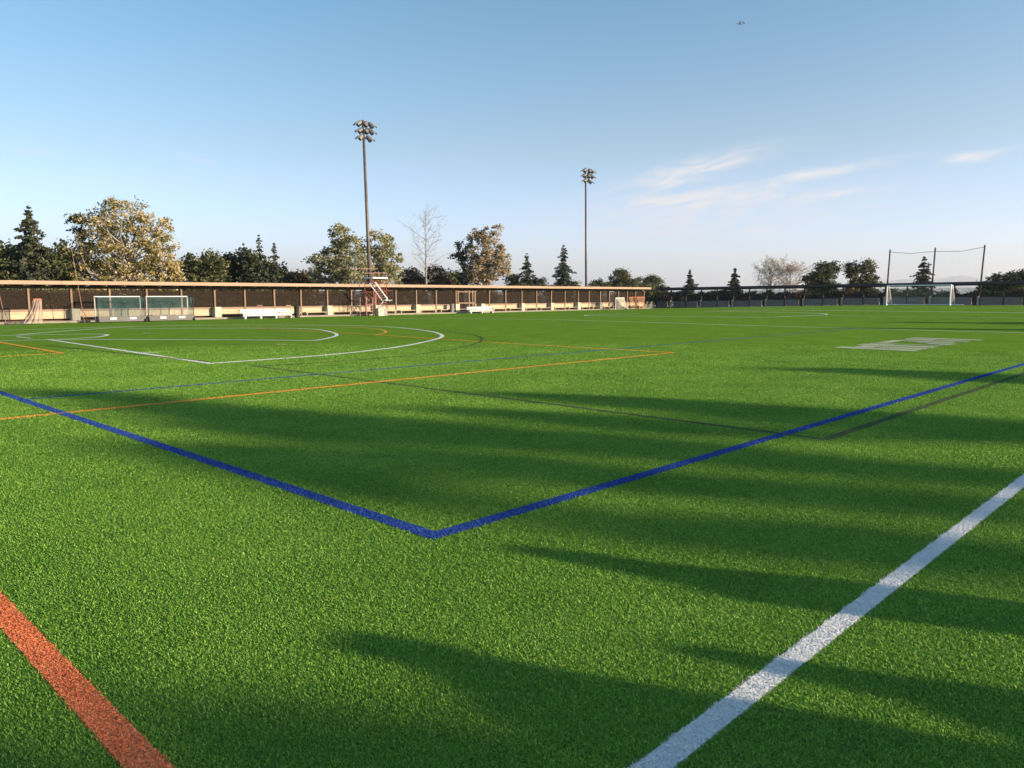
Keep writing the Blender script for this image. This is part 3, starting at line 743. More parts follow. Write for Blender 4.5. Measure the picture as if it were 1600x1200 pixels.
tree('oak_tree', 'low bush shaped oak touching the right side of the taller fir', 67, 893, [(895, 446, 12, 7, 1), (885, 452, 24, 8, 1)], LF['brownoak'], M['darkbark'], 1.0, seed=24)
tree('oak_tree', 'small round oak right of the thin light pole', 70, 936, [(933, 446, 13, 9, 1), (945, 450, 12, 8, 1)], LF['oak'], M['darkbark'], 1.0, seed=25, leaf=.12)
tree('oak_tree', 'taller round oak near the end of the sunlit walkway', 70, 970, [(968, 434, 18, 15, 1), (978, 446, 20, 12, 1), (955, 448, 12, 9, 1)], LF['oak'], M['darkbark'], 1.1, seed=26, leaf=.12)
tree('oak_tree', 'wide oak above the corner where the two walkways meet', 72, 1012, [(1000, 443, 16, 11, 1), (1020, 442, 16, 11, 1), (1030, 455, 18, 10, 1), (1008, 456, 28, 10, 1)], LF['oak'], M['darkbark'], 1.1, seed=27, leaf=.12)
conifer('redwood_tree', 'small distant redwood left of the other distant redwood', 0, 1077, 422, 28, LF['redwood'], 1.1, X=118, seed=28, leaf=.13, col=(.35, .15))
conifer('redwood_tree', 'small distant redwood beside the pinkish bare trees', 0, 1147, 420, 32, LF['redwood'], 1.2, X=104, seed=29, leaf=.13, col=(.3, .15))
baretree('autumn_tree', 'sparse pinkish tree nearly leafless, left of its twin', 0, 1203, 419, 62, LF['pink'], 2600, X=98, seed=6, bark='bark', base_f=.3)
baretree('autumn_tree', 'sparse pinkish tree nearly leafless, beside the dark oaks', 0, 1234, 420, 50, LF['pink'], 2200, X=99, seed=8, bark='bark', base_f=.3)
tree('oak_tree', 'tall dark oak right of the pinkish trees', 0, 1285, [(1280, 428, 17, 18, 1), (1297, 424, 14, 15, 1), (1262, 440, 12, 8, .8), (1283, 450, 28, 12, 1)], LF['oak'], M['darkbark'], 1.2, X=97, seed=30)
tree('oak_tree', 'tall dark oak left of the net poles', 0, 1338, [(1331, 424, 14, 17, 1), (1352, 422, 13, 17, 1), (1345, 448, 26, 13, 1), (1362, 438, 10, 10, .8)], LF['oak'], M['darkbark'], 1.2, X=96, seed=31)
conifer('redwood_tree', 'redwood standing between the left and middle net poles', 0, 1441, 402, 44, LF['redwood'], 1.2, X=97, seed=32, ragged=.3, col=(.3, .15), trunkr=.28)
tree('oak_tree', 'rounded oak right of the right net pole', 0, 1560, [(1560, 440, 20, 12, 1), (1572, 452, 26, 13, 1), (1548, 452, 18, 12, 1)], LF['oak'], M['darkbark'], 1.1, X=96, seed=33)
tree('oak_tree', 'taller oak cut by the right edge of the picture', 0, 1598, [(1590, 436, 14, 16, .9), (1612, 436, 22, 20, 1), (1600, 454, 30, 14, 1)], LF['oak'], M['darkbark'], 1.1, X=95, seed=34)
# bushes behind the shaded walkway
k = 0
BL = ['rounded', 'ragged', 'spreading', 'twiggy', 'dense']
for px, py, rx in [(1040, 462, 16), (1063, 460, 15), (1090, 463, 14), (1112, 460, 12), (1128, 458, 12), (1150, 461, 16), (1172, 461, 14), (1198, 461, 16), (1222, 462, 16), (1250, 460, 16), (1275, 460, 16),
                   (1300, 460, 16), (1328, 458, 18), (1360, 458, 18), (1392, 457, 14), (1415, 459, 16), (1468, 463, 14), (1484, 460, 12), (1504, 464, 12), (1524, 460, 14), (1550, 458, 16), (1580, 458, 18), (1606, 456, 18)]:
    g_ = np.random.default_rng(200+k)
    nb = ['the shaded walkway near the corner', 'the shaded walkway left of the pinkish trees', 'the shaded walkway below the tall oaks', 'the white goal', 'the walkway at the right edge'][min(4, int((px-1030)/118))]
    Xb = 90+g_.uniform(0, 3)
    s = depth(Xb, onX(px, Xb))/FPX; g0 = H-zt(Xb, onX(px, Xb))
    bot = 461+g0/s
    nth = ['first', 'second', 'third', 'fourth', 'fifth', 'sixth', 'seventh', 'eighth', 'ninth', 'tenth', 'eleventh', 'twelfth', 'thirteenth', 'fourteenth', 'fifteenth', 'sixteenth', 'seventeenth', 'eighteenth', 'nineteenth', 'twentieth', 'twenty-first', 'twenty-second', 'twenty-third'][k]
    r_ = tree('bush', '%s dark bush behind %s, %s from the left' % (BL[k % 5], nb, nth), 0, px, [(px, py+5, rx, 8, 1.6), (px-4, (py+bot)/2, rx, (bot-py)/2+2, 1.8), (px+5, py-2, rx*.45, 4, 1)], LF['oak' if k % 3 else 'brownoak'], M['darkbark'], 1.6,
         X=Xb, seed=300+k, leaf=.10, clump=.38, trunkr=.06, nbr=10, group='bushes behind the shaded walkway', tint=(.45, .2))
    r_['category'] = 'bush'; k += 1
# lower growth behind the sunlit walkway, seen through its screens
for k, (px, c_) in enumerate([(-20, 'oak'), (30, 'oak'), (75, 'olive'), (150, 'gold'), (245, 'gold'), (300, 'oak'), (352, 'oak'), (410, 'oak'), (470, 'brownoak'), (530, 'olive'), (590, 'olive'), (640, 'brownoak'), (700, 'oak'), (755, 'tan'), (810, 'oak'), (870, 'oak'), (920, 'brownoak'), (980, 'oak'), (1010, 'oak')]):
    Yb = 56.5; xb = onY(px, Yb); s = depth(xb, Yb)/FPX
    bot = 461+1.6/s; tp = 446
    wd = 1.5/s
    lab = 'leafy undergrowth shrub seen through the screen %s' % ['at the left edge', 'behind the draped white net', 'left of the leaning pole', 'behind the first hockey goal', 'behind the second hockey goal', 'right of the hockey goals', 'left of the white bench', 'behind the white bench', 'right of the black bin', 'left of the scaffold', 'behind the scaffold', 'right of the scaffold', 'left of the wooden gate', 'behind the smaller white bench', 'right of the smaller white bench', 'below the taller fir', 'right of the thin light pole', 'behind the folded white goal', 'behind the orange goals'][k]
    r_ = tree('shrub', lab, Yb, px, [(px, tp+10, wd, 10, 1), (px, (tp+bot)/2, wd*1.1, (bot-tp)/2, 1)], LF[c_], M['bark'], .9, seed=400+k, leaf=.10, clump=.42, trunkr=.05, nbr=10, group='undergrowth behind the sunlit walkway', tint=(.45, .22))
    r_['category'] = 'shrub'

# trees outside the frame on the sunny side: their long shadows cross the turf
TE = math.tan(se)
def Hs(t, D): return (D-t)*TE
DT = 45.0
def shade_tree(label, s0, patches, base, seed, dens=1.0, DT=45.0):
    """patches: lists of (px, py, half height) down the middle of the shade this crown throws on the turf; base: lower crown lobes"""
    lobes = []
    for pts in patches:
        st = []
        for (px, py, hh) in pts:
            c_ = gp(px, py)[:2]; u_ = gp(px, py-hh)[:2]; l_ = gp(px, py+hh)[:2]
            st.append((c_@NV, c_@SV, abs(u_@NV-l_@NV)/2))
        for i, (s_, t_, r_) in enumerate(st):
            if i+1 < len(st):
                s2, t2, r2 = st[i+1]; nseg = max(1, int(abs(t2-t_)/2.2))
                for k in range(nseg):
                    f = (k+.5)/nseg
                    lobes.append((s_+(s2-s_)*f-s0, Hs(t_+(t2-t_)*f, DT), max(.16, r_+(r2-r_)*f), max(.28, abs(t2-t_)/nseg*TE*.62), 1.5))
    lobes += [(a_-s0, z_, rx, rz, w_) for (a_, z_, rx, rz, w_) in base]
    w_ = NV*s0+SV*DT
    return tree('oak_tree', label, 0, 0, lobes, LF['oak'], M['bark'], dens, leaf=.15, clump=.36, tint=(.45, .2), trunkr=.22, seed=seed, nbr=60, group='tall trees beside the near sideline', world=(w_[0], w_[1]), squash=.35, shell=.0)
shade_tree('smaller oak nearest the camera beside the sunny sideline', .6, [],
           [(2.0, 6.90, .62, .55, 4), (1.25, 6.4, .95, 1.0, 4), (.2, 6.4, 1.3, 1.2, 4), (1.15, 4.6, 1.05, 1.6, 3), (-1, 6.0, 1.6, 1.5, 3), (-1.2, 4.5, 1.8, 1.4, 3), (.5, 3.4, 1.6, 1.2, 3)], 50, .42, 32.0)
shade_tree('leafy oak standing right of the nearest shade oak', 7.0,
           [[(20, 609, 4), (150, 619, 5), (290, 634, 7), (400, 650, 12)],
            [(340, 648, 12), (480, 668, 22), (620, 672, 20), (760, 682, 16), (920, 690, 14), (1080, 702, 14)],
            [(330, 700, 8), (450, 722, 17), (560, 755, 18), (660, 772, 10)],
            [(640, 712, 8), (780, 728, 12), (900, 735, 8)],
            [(1080, 715, 7), (1250, 722, 9), (1420, 735, 9), (1640, 758, 8)],
            [(1050, 756, 6), (1200, 768, 9), (1400, 785, 9)],
            [(950, 822, 6), (1150, 832, 8), (1350, 850, 10), (1600, 880, 14)]],
           [(6.2, 7.0, 1.8, 1.4, 2), (8.0, 7.0, 1.5, 1.5, 2), (7.0, 5.0, 2.4, 1.6, 2)], 51, 1.0)
shade_tree('oak in the middle of the row beside the sideline', 10.9,
           [[(820, 618, 5), (980, 627, 8), (1150, 642, 12), (1330, 656, 16), (1480, 668, 18), (1640, 682, 20)],
            [(700, 640, 4), (860, 652, 6), (1020, 664, 8), (1180, 678, 8)]],
           [(10.9, 6.8, 1.5, 1.6, 2), (10.6, 5, 1.8, 1.5, 2)], 52, 1.1)
shade_tree('slender oak beyond the middle of the shade row', 17.1,
           [[(1265, 577, 3), (1400, 582, 5), (1520, 589, 7), (1660, 597, 8)]], [(17.0, 6.8, 1.5, 1.6, 2), (17, 5, 1.8, 1.5, 2)], 54, 1.4)
shade_tree('oak far along the sideline with a narrow top', 41.0, [[(1340, 513, .5), (1440, 513.8, .8), (1640, 516, 1.1)]], [(41, 6.2, 1.6, 1.5, 2), (41, 5, 2, 1.5, 2)], 56, 1.6)
shade_tree('last oak of the row far along the sideline', 49.0, [[(1400, 503.5, .5), (1500, 504.3, .7), (1640, 505.5, 1)]], [(49, 6.2, 1.6, 1.5, 2), (49, 5, 2, 1.5, 2)], 57, 1.6)
def caster_shrub(label, D, tip_t, prof, seed):
    """added leafy caster, cut to the shadow it throws; prof = (t, s_low, s_high) of its shadow outline"""
    g = np.random.default_rng(seed)
    Cs = []; s_mid = prof[-1][1]*.5+prof[-1][2]*.5; w_ = NV*s_mid+SV*D
    for (ta, la, ha), (tb, lb, hb) in zip(prof[:-1], prof[1:]):
        za, zb = Hs(ta, D), Hs(tb, D); n = max(60, int((za-zb)*(ha-la+hb-lb)*.5*16000))
        f = g.uniform(size=n); z = za+(zb-za)*f; l = la+(lb-la)*f; h = ha+(hb-ha)*f
        s = l+(h-l)*g.uniform(0, 1, n); dd = g.uniform(-.08, .08, n)
        Cs.append(np.c_[np.outer(s, NV)+np.outer(D+dd, SV), z+dd*TE])
    C = np.concatenate(Cs); zl = C[:, 2].min(); a, b = prof[-1][1:]
    n = int(zl*(b-a)*9000); Z = g.uniform(.15, zl, n); s = g.uniform(a, b, n); dd = g.uniform(-.08, .08, n)
    C = np.concatenate([C, np.c_[np.outer(s, NV)+np.outer(D+dd, SV), Z]])
    root = empty('shadow_shrub', (w_[0], w_[1], 0), label, 'shrub', 'unseen shrubs added to cast the near shadows')  # added out of view to cast the crisp shadows near the camera
    base = np.array([w_[0], w_[1], 0])
    leafmesh('crown', C-base, g.normal(.45, .2, len(C)), .022, LF['oak'], root, g)
    MB().tube((0, 0, 0), (0, 0, zl), .05, .03, 7).build('trunk', M['bark'], root)
caster_shrub('narrow unseen shrub added for its shadow, nearest the camera on the sunny side', 7, -1.85, [(-1.98, 2.92, 3.04), (-1.92, 2.88, 3.07), (-1.69, 2.86, 3.09), (-1.45, 2.84, 3.08), (-1.30, 2.72, 3.05), (-1.1, 2.62, 3.04), (-.75, 2.50, 3.04), (-.2, 2.46, 3.04), (1.5, 2.35, 3.02), (4, 2.3, 3.0)], 71)
caster_shrub('middle unseen shrub with a wide body, added for its shadow on the sunny side', 7, -.35, [(-.48, 3.37, 3.45), (-.40, 3.35, 3.46), (-.18, 3.33, 3.47), (.1, 3.28, 3.46), (.45, 3.26, 3.46), (.8, 3.05, 3.5), (1.6, 2.95, 3.5), (4, 2.95, 3.5)], 72)
caster_shrub('farthest unseen shrub with a long narrow tip, added for its shadow on the sunny side', 7.5, -1.54, [(-1.66, 4.43, 4.52), (-1.60, 4.40, 4.54), (-1.35, 4.36, 4.55), (-1.1, 4.32, 4.55), (-.85, 4.26, 4.51), (-.6, 4.22, 4.51), (-.3, 4.09, 4.54), (.3, 4.08, 4.58), (1.2, 4.10, 4.55), (4, 4.05, 4.58)], 73)

# ------------------------------------------------------------------ floodlight poles
def lightpole(label, Y, basepx, basepy, toppx, toppy, lamps, r0, r1):
    bx = onY(basepx, Y, basepy); dp = depth(bx, Y)
    def at(px, py, dd=0): return np.array([0, 0, H]) + ray(px, py)*(dp+dd)
    pb = at(basepx, basepy); pt = at(toppx, toppy); d = (pt-pb)/(pt[2]-pb[2]); foot = pb-d*pb[2]
    root = empty('light_pole', foot, label, 'light pole', 'floodlight poles')
    MB().tube((0, 0, -.05), pt-foot, r0, r1, 14).build('pole', M['polesteel'], root, smooth=True)
    MB().tube((0, 0, 0), (0, 0, .25), r0*1.5, r0*1.4, 14).build('base_plate', M['polesteel'], root)
    rows = {}
    for (lx, ly, face) in lamps:
        c = at(lx, ly)-foot
        rows.setdefault(round(ly/9), []).append(c)
        f = {'L': -RH*.85-DH*.5, 'C': -RH*.1-DH*.9, 'R': RH*.8+DH*-.25}[face]+np.array([0, 0, -.75]); f /= np.linalg.norm(f)
        r = .22
        fl = MB().lathe(c-f*.34, f, [(0, .07), (.10, .17), (.26, r*.92), (.50, r), (.53, r*1.02)], 14).build('floodlight', M['lampcase'], root, smooth=True)
        MB().lathe(c+f*.16, f, [(0, r*.9), (.012, r*.9)], 14).build('lens', M['glassdark'], fl)
        v = MB(); up = np.array([0, 0, 1.]); sdv = np.cross(f, up); sdv /= np.linalg.norm(sdv); u2 = np.cross(sdv, f)
        for k in range(6):
            a0, a1 = math.pi*(.12+.76*k/6), math.pi*(.12+.76*(k+1)/6)
            q = [c+f*e+(sdv*math.cos(a)+u2*math.sin(a))*r*1.04 for a, e in ((a0, .17), (a1, .17), (a1, .42), (a0, .42))]
            v.quad(*q)
        v.build('visor', M['lampcase'], fl)
    arm = MB()
    for row in rows.values():
        row.sort(key=lambda c: c@RH)
        zc = np.mean([c[2] for c in row])-.02
        pc = (pt-foot)*(zc/((pt-foot)[2]+1e-9)) if zc < (pt-foot)[2] else (pt-foot)
        if len(row) > 1: arm.tube(row[0]-RH*.05, row[-1], .06, .06, 6)
        arm.tube(pc, row[0], .05, .05, 6)
    arm.build('cross_arm', M['polesteel'], root)
lightpole('taller nearer floodlight pole with eight lamps beside the scaffold', 52.4, 578, 440, 567, 188,
          [(561, 193, 'L'), (571.5, 194, 'C'), (580, 196, 'R'), (563, 204, 'L'), (573, 205, 'C'), (580, 206, 'R'), (564, 214.5, 'L'), (577, 217, 'R')], .165, .095)
lightpole('thinner farther floodlight pole with seven lamps right of the fir', 53.5, 915.8, 445, 915, 263,
          [(914, 266, 'L'), (921, 267, 'C'), (925, 268, 'R'), (913.5, 274, 'L'), (920, 275, 'C'), (925, 276, 'R'), (915, 282, 'L'), (922, 284, 'R')], .135, .085)

# ------------------------------------------------------------------ scaffold in front of the sunlit walkway
Ys = 48.9
def P(px, py, Y=Ys, dy=0):
    x = onY(px, Y, py); return np.array([x, Y+dy, zY(px, py, Y)])
c0 = P(590, 489); c0[2] = 0
sc = empty('scaffold_tower', c0, 'red scaffold tower with white platform and zigzag stair in front of walkway', 'scaffold')
def sbar(mb, a, b, r=.022, da=0, db=0): mb.tube(a-c0+np.array([0, da, 0]), b-c0+np.array([0, db, 0]), r, r, 6)
mb = MB()
for px in (584, 604.5):
    for dy in (0, 1.1):
        a = P(px, 489); a[2] = 0; b = P(px-1, 434); sbar(mb, a, b, .028, dy, dy)
for (a, b) in [((583, 436), (604, 456)), ((604, 436), (590, 452)), ((584, 456), (604, 476)), ((604, 456), (584, 474)), ((584, 456), (605, 456)), ((584, 474), (605, 474)), ((590, 437), (604, 446)), ((596, 437), (596, 486)), ((600, 447), (600, 487)), ((607, 450), (607, 488)), ((604, 450), (612, 454)), ((604, 466), (612, 462))]:
    sbar(mb, P(*a), P(*b), .016, .55, .0); sbar(mb, P(*a), P(*b), .014, 1.1, 1.1)
part2 = lambda mb, n, m, r: mb.build(n, m, r)
part2(mb, 'frame', M['redpaint'], sc)
mb = MB()
x0_, x1_ = P(582, 434), P(604.6, 434)
mb.box(x0_[0]-c0[0], x1_[0]-c0[0], -.05, 1.15, x0_[2]-.045, x0_[2]+.045)
part2(mb, 'platform', M['whitepaint'], sc)
mb = MB()
for (a, b, dy) in [((583, 426.3), (604, 426.3), 0), ((583, 426.3), (604, 426.3), 1.1), ((591.5, 424), (591.5, 434), 0), ((594.5, 427), (594.5, 434), 1.1), ((583, 426), (583, 434), 0), ((604, 426), (604, 434), 0), ((570, 419.5), (604, 419.5), 1.1), ((604, 438), (594.5, 447), 0)]:
    sbar(mb, P(*a), P(*b), .018, dy, dy)
part2(mb, 'guard_rail', M['pinkpaint'], sc)
mb = MB()
sbar(mb, P(576, 443), P(596, 469.5), .035, -.1, -.1); sbar(mb, P(580, 441), P(599, 467), .04, -.5, -.5)
for k in range(9):
    f = k/8; a = np.array(P(576+20*f, 443+26.5*f)); b = np.array(P(580+19*f, 441+26*f)); sbar(mb, a, b, .02, -.1, -.5)
sbar(mb, P(599, 468), P(606, 470), .035, -.3, -.3); sbar(mb, P(599, 469), P(606, 469), .035, -.05, -.55)
sbar(mb, P(598, 470), P(588, 484), .03, -.1, -.1); sbar(mb, P(600, 464), P(597.5, 470), .025, -.4, -.4)
for k in range(6):
    f = k/5; sbar(mb, P(598-10*f, 470+14*f), P(598-10*f, 470+14*f), .02, -.1, -.5)
part2(mb, 'stair', M['whitepaint'], sc)
mb = MB()
for px in (571, 580.5):
    a = P(px, 489); a[2] = 0; sbar(mb, a, P(px, 464), .03, -.15, -.15); sbar(mb, a, P(px, 464), .03, .7, .7)
sbar(mb, P(571, 464), P(577, 470), .02); sbar(mb, P(571, 475.5), P(580.5, 475.5), .02, -.15, -.15); sbar(mb, P(572, 482), P(580.5, 475.5), .018, -.15, -.15)
sbar(mb, P(571, 482), P(580.5, 482), .018, -.15, -.15); sbar(mb, P(571, 486.5), P(582, 486.5), .03, -.15, -.15)
part2(mb, 'lower_frame', M['pinkpaint'], sc)
mb = MB(); a = P(584.5, 489); a[2] = 0; sbar(mb, a, P(584.5, 460), .045, -.2, -.2)
part2(mb, 'corner_leg', M['pinkpaint'], sc)
mb = MB(); a = P(592, 483); mb.box(P(584, 483)[0]-c0[0], P(592.5, 483)[0]-c0[0], -.6, -.1, .01, P(588, 481.5)[2]); part2(mb, 'ballast_box', M['cream2'], sc)
mb = MB(); mb.box(P(593, 483)[0]-c0[0], P(599, 483)[0]-c0[0], -.5, 0, .01, P(588, 482.5)[2]); part2(mb, 'equipment_box', M['greybin'], sc)

# ------------------------------------------------------------------ goals on the left
def hockey_goal(label, fl, fr, bl, br, topy):
    Yf, Yb = 49.6, 48.5
    xf0, xf1 = onY(fl, Yf), onY(fr, Yf); xb0, xb1 = onY(bl, Yb), onY(br, Yb)
    zt_ = zY(.5*(fl+fr), topy, Yf); zb = .36
    c = np.array([xf0, Yb, 0.0]); root = empty('hockey_goal', c, label, 'goal', 'field hockey goals')
    q = lambda x, y, z: np.array([x, y, z])-c
    r = .035
    MB().tube(q(xf0, Yf, .02), q(xf0, Yf, zt_), r).build('goal_post', M['whitepaint'], root)
    MB().tube(q(xf1, Yf, .02), q(xf1, Yf, zt_), r).build('goal_post', M['whitepaint'], root)
    MB().tube(q(xf0-r, Yf, zt_), q(xf1+r, Yf, zt_), r).build('crossbar', M['whitepaint'], root)
    xs0 = xb0; xs1 = xb1
    bb = MB().box(*(q(xs0, Yb, .04)[0], q(xs1, Yb, 0)[0]), 0, .03, .04, zb); bo = bb.build('backboard', M['boardgrey'], root, bevel=.006)
    for sx in (.24, .66):
        x = xs0+(xs1-xs0)*sx-c[0]; wl_ = (xs1-xs0)*.13
        MB().box(x, x+wl_, -.006, -.001, zb*.50, zb*.78).build('white_plate', M['whitepaint'], bo)
    for x, xf in ((xs0, xf0), (xs1, xf1)):
        sb = MB(); n_ = np.array([0, 0, 1.])
        a, b = q(x, Yb+.032, .04), q(xf, Yf-.06, .04); u = np.array([.03, 0, 0])
        h_ = np.array([0, 0, zb-.04])
        sb.quad(a, b, b+h_, a+h_).quad(a+u, b+u, b+u+h_, a+u+h_).quad(a+h_, b+h_, b+h_+u, a+h_+u).build('sideboard', M['boardgrey'], root)
        MB().tube(q(x, Yb+.05, .02), q(x, Yb+.05, zt_*.98), .022).tube(q(x, Yb+.05, zt_*.98), q(xf, Yf, zt_), .018).build('rear_frame', M['black'], root)
        MB().lathe(q(x-.06, Yb-.05, .10), (1, 0, 0), [(0, .05), (.01, .10), (.06, .10), (.07, .05)], 12).build('wheel', M['black'], root)
    nm_ = MB(); 
    a0, a1, b0, b1 = q(xf0, Yf, zt_), q(xf1, Yf, zt_), q(xs0, Yb+.06, zt_*.97), q(xs1, Yb+.06, zt_*.97)
    l0, l1 = q(xs0, Yb+.1, zb), q(xs1, Yb+.1, zb)
    nm_.quad(a0, a1, b1, b0)
    n = 10
    for k in range(n):
        f0, f1 = k/n, (k+1)/n
        d0 = .08*math.sin(k*1.7); d1 = .08*math.sin((k+1)*1.7)
        t0, t1 = b0+(b1-b0)*f0, b0+(b1-b0)*f1; u0, u1 = l0+(l1-l0)*f0, l0+(l1-l0)*f1
        m0, m1 = (t0+u0)/2+np.array([0, .16+d0, 0]), (t1+u1)/2+np.array([0, .16+d1, 0])
        nm_.quad(t0, t1, m1, m0).quad(m0, m1, u1, u0)
    nm_.quad(a0, b0, l0, q(xf0, Yf, zb)).quad(a1, b1, l1, q(xf1, Yf, zb))
    nm_.build('net', M['tealnet'], root)
hockey_goal('field hockey goal with teal net on the left, beside leaning pole', 147, 218, 152, 226, 463.6)
hockey_goal('field hockey goal with teal net on the right of its pair', 228, 292, 231, 302, 463.4)

def lac_goal(name, label, pts, netm, frame, Y, grp, r=.028, depth_=1.2):
    """pts: frame post pixels (left, right, top, bottom) and the pixel of the net's rear point"""
    (l, r_, tp, bt), (rx_, ry_) = pts
    a = np.array([onY(l, Y), Y, zY(l, tp, Y)]); b = np.array([onY(r_, Y), Y, zY(r_, tp, Y)])
    c = np.array([a[0], Y, 0.]); z0 = .015
    root = empty(name, c, label, 'goal', grp)
    q = lambda v: np.array(v)-c
    MB().tube(q([a[0], Y, z0]), q(a), r).build('goal_post', frame, root)
    MB().tube(q([b[0], Y, z0]), q(b), r).build('goal_post', frame, root)
    MB().tube(q(a), q(b), r*1.1).build('crossbar', frame, root)
    rear = np.array([onY(rx_, Y-depth_), Y-depth_, z0])
    MB().tube(q([a[0], Y, z0]), q(rear), r*.8).tube(q([b[0], Y, z0]), q(rear), r*.8).build('base_bar', frame, root)
    mb = MB(); n = 7
    for k in range(n):
        f0, f1 = k/n, (k+1)/n
        T0, T1 = a+(b-a)*f0, a+(b-a)*f1
        for j in range(4):
            g0, g1 = j/4, (j+1)/4
            def pt(T, g): 
                e = rear*(g)+T*(1-g); e = e+np.array([0, 0, -.28*math.sin(math.pi*g)]); e[2] = max(.02, e[2]); return q(e)
            mb.quad(pt(T0, g0), pt(T1, g0), pt(T1, g1), pt(T0, g1))
    for e_ in (a, b):
        mb.quad(q(e_), q([e_[0], Y, .02]), q(rear*.5+np.array([e_[0], Y, 0])*.5+np.array([0, 0, .02])), q(rear*.5+e_*.5-np.array([0, 0, .26])))
    mb.build('net', netm, root)
    return root
# draped white net goal at far left
Yd = 48.7
dA = empty('lacrosse_goal', (onY(52, Yd), Yd, 0), 'lacrosse goal with orange crossbar and draped white net at far left', 'goal')
c = np.array([onY(52, Yd), Yd, 0.])
def PD(px, py, dy=0): return np.array([onY(px, Yd+dy, py), Yd+dy, max(.015, zY(px, py, Yd+dy))])-c
MB().tube(PD(52.5, 467.5), PD(64, 467.5), .032).build('crossbar', M['orangepaint'], dA)
MB().tube(PD(52.5, 467.5), PD(53.5, 505), .028).build('goal_post', M['orangepaint'], dA)
MB().tube(PD(64, 467.5), PD(66, 505), .028).build('goal_post', M['orangepaint'], dA)
mb = MB(); prof = [(468, 52, 64.5), (473, 50.5, 65), (479, 48.5, 65.3), (485, 46, 65.6), (491, 42.5, 66), (496, 39, 66.3), (501, 34, 66.6), (505, 30, 66.8)]
n = 12
def pf(i, k):
    py, l, r_ = prof[i]; f = k/n
    fold = .10*math.sin(k*2.2+i*.2)*(.3+i/7)
    return PD(l+(r_-l)*f, py, -.10-(i/7)*.9*math.sin(math.pi*f)*.8+fold)
for i in range(len(prof)-1):
    for k in range(n): mb.quad(pf(i, k), pf(i, k+1), pf(i+1, k+1), pf(i+1, k))
mb.build('net', netmat('draped_net', (.42, .34, .29), .60), dA)
# goals at the far end of the sunlit walkway
lac_goal('lacrosse_goal', 'small goal with cream net near the end of the sunlit walkway', ((962, 975.5, 465.5, 484), (986, 486)), M['whitenet'], M['whitepaint'], 48.6, 'small goals at the walkway corner')
lac_goal('lacrosse_goal', 'orange framed lacrosse goal, wider one beside the corner', ((983, 994, 464.5, 484), (990, 485.5)), M['orangenet'], M['orangepaint'], 49.0, 'small goals at the walkway corner')
lac_goal('lacrosse_goal', 'orange framed lacrosse goal closest to the walkway corner', ((995, 1006, 464.3, 484), (1002, 486)), M['orangenet'], M['orangepaint'], 48.6, 'small goals at the walkway corner', r=.035)
# soccer goal
XG = 80.0
ya_, yb_ = onX(1385.5, XG), onX(1485, XG)
za, zb_ = zt(XG, ya_), zt(XG, yb_)
tpz = zX(1385.5, 446.5, XG), zX(1485, 445.2, XG)
c = np.array([XG, ya_, za]); sg = empty('soccer_goal', c, 'white full size soccer goal in front of the shaded walkway', 'goal')
q = lambda x, y, z: np.array([x, y, z])-c
MB().tube(q(XG, ya_, za), q(XG, ya_, tpz[0]), .06, .06, 10).build('goal_post', M['whitepaint'], sg)
MB().tube(q(XG, yb_, zb_), q(XG, yb_, tpz[1]), .06, .06, 10).build('goal_post', M['whitepaint'], sg)
MB().tube(q(XG, ya_+.05, tpz[0]), q(XG, yb_-.05, tpz[1]), .055, .055, 10).build('crossbar', M['whitepaint'], sg)
dx = 1.6
MB().tube(q(XG, ya_, za+.05), q(XG+dx, ya_, za+.05), .04).tube(q(XG+dx, ya_, za+.05), q(XG+dx, yb_, zb_+.05), .04).tube(q(XG+dx, yb_, zb_+.05), q(XG, yb_, zb_+.05), .04).build('ground_frame', M['whitepaint'], sg)
MB().tube(q(XG, ya_, tpz[0]), q(XG+.6, ya_, tpz[0]-.05), .03).tube(q(XG+.6, ya_, tpz[0]-.05), q(XG+dx, ya_, za+.05), .03).tube(q(XG, yb_, tpz[1]), q(XG+.6, yb_, tpz[1]-.05), .03).tube(q(XG+.6, yb_, tpz[1]-.05), q(XG+dx, yb_, zb_+.05), .03).build('stay', M['whitepaint'], sg)
nn_ = MB().quad(q(XG, ya_, tpz[0]), q(XG, yb_, tpz[1]), q(XG+.6, yb_, tpz[1]-.06), q(XG+.6, ya_, tpz[0]-.06)).quad(q(XG+.6, ya_, tpz[0]-.06), q(XG+.6, yb_, tpz[1]-.06), q(XG+dx, yb_, zb_+.06), q(XG+dx, ya_, za+.06))
for y_, z_, t_ in ((ya_, za, tpz[0]), (yb_, zb_, tpz[1])): nn_.quad(q(XG, y_, z_+.06), q(XG, y_, t_), q(XG+.6, y_, t_-.06), q(XG+dx, y_, z_+.06))
nn_.build('net', M['soccernet'], sg)
for y_ in (ya_-.25, yb_-.55):
    o = MB().box(XG+.9, XG+1.4, y_-.3, y_+.3, zt(XG, y_)+.005, zt(XG, y_)+.10).build('sandbag', M['whitepaint'], None, bevel=.03)
    tag(o, 'flat white sandbag weight %s' % ('inside the left post of the soccer goal' if y_ > yb_ else 'right of the right post of the soccer goal'), 'sandbag', 'sandbags at the soccer goal')

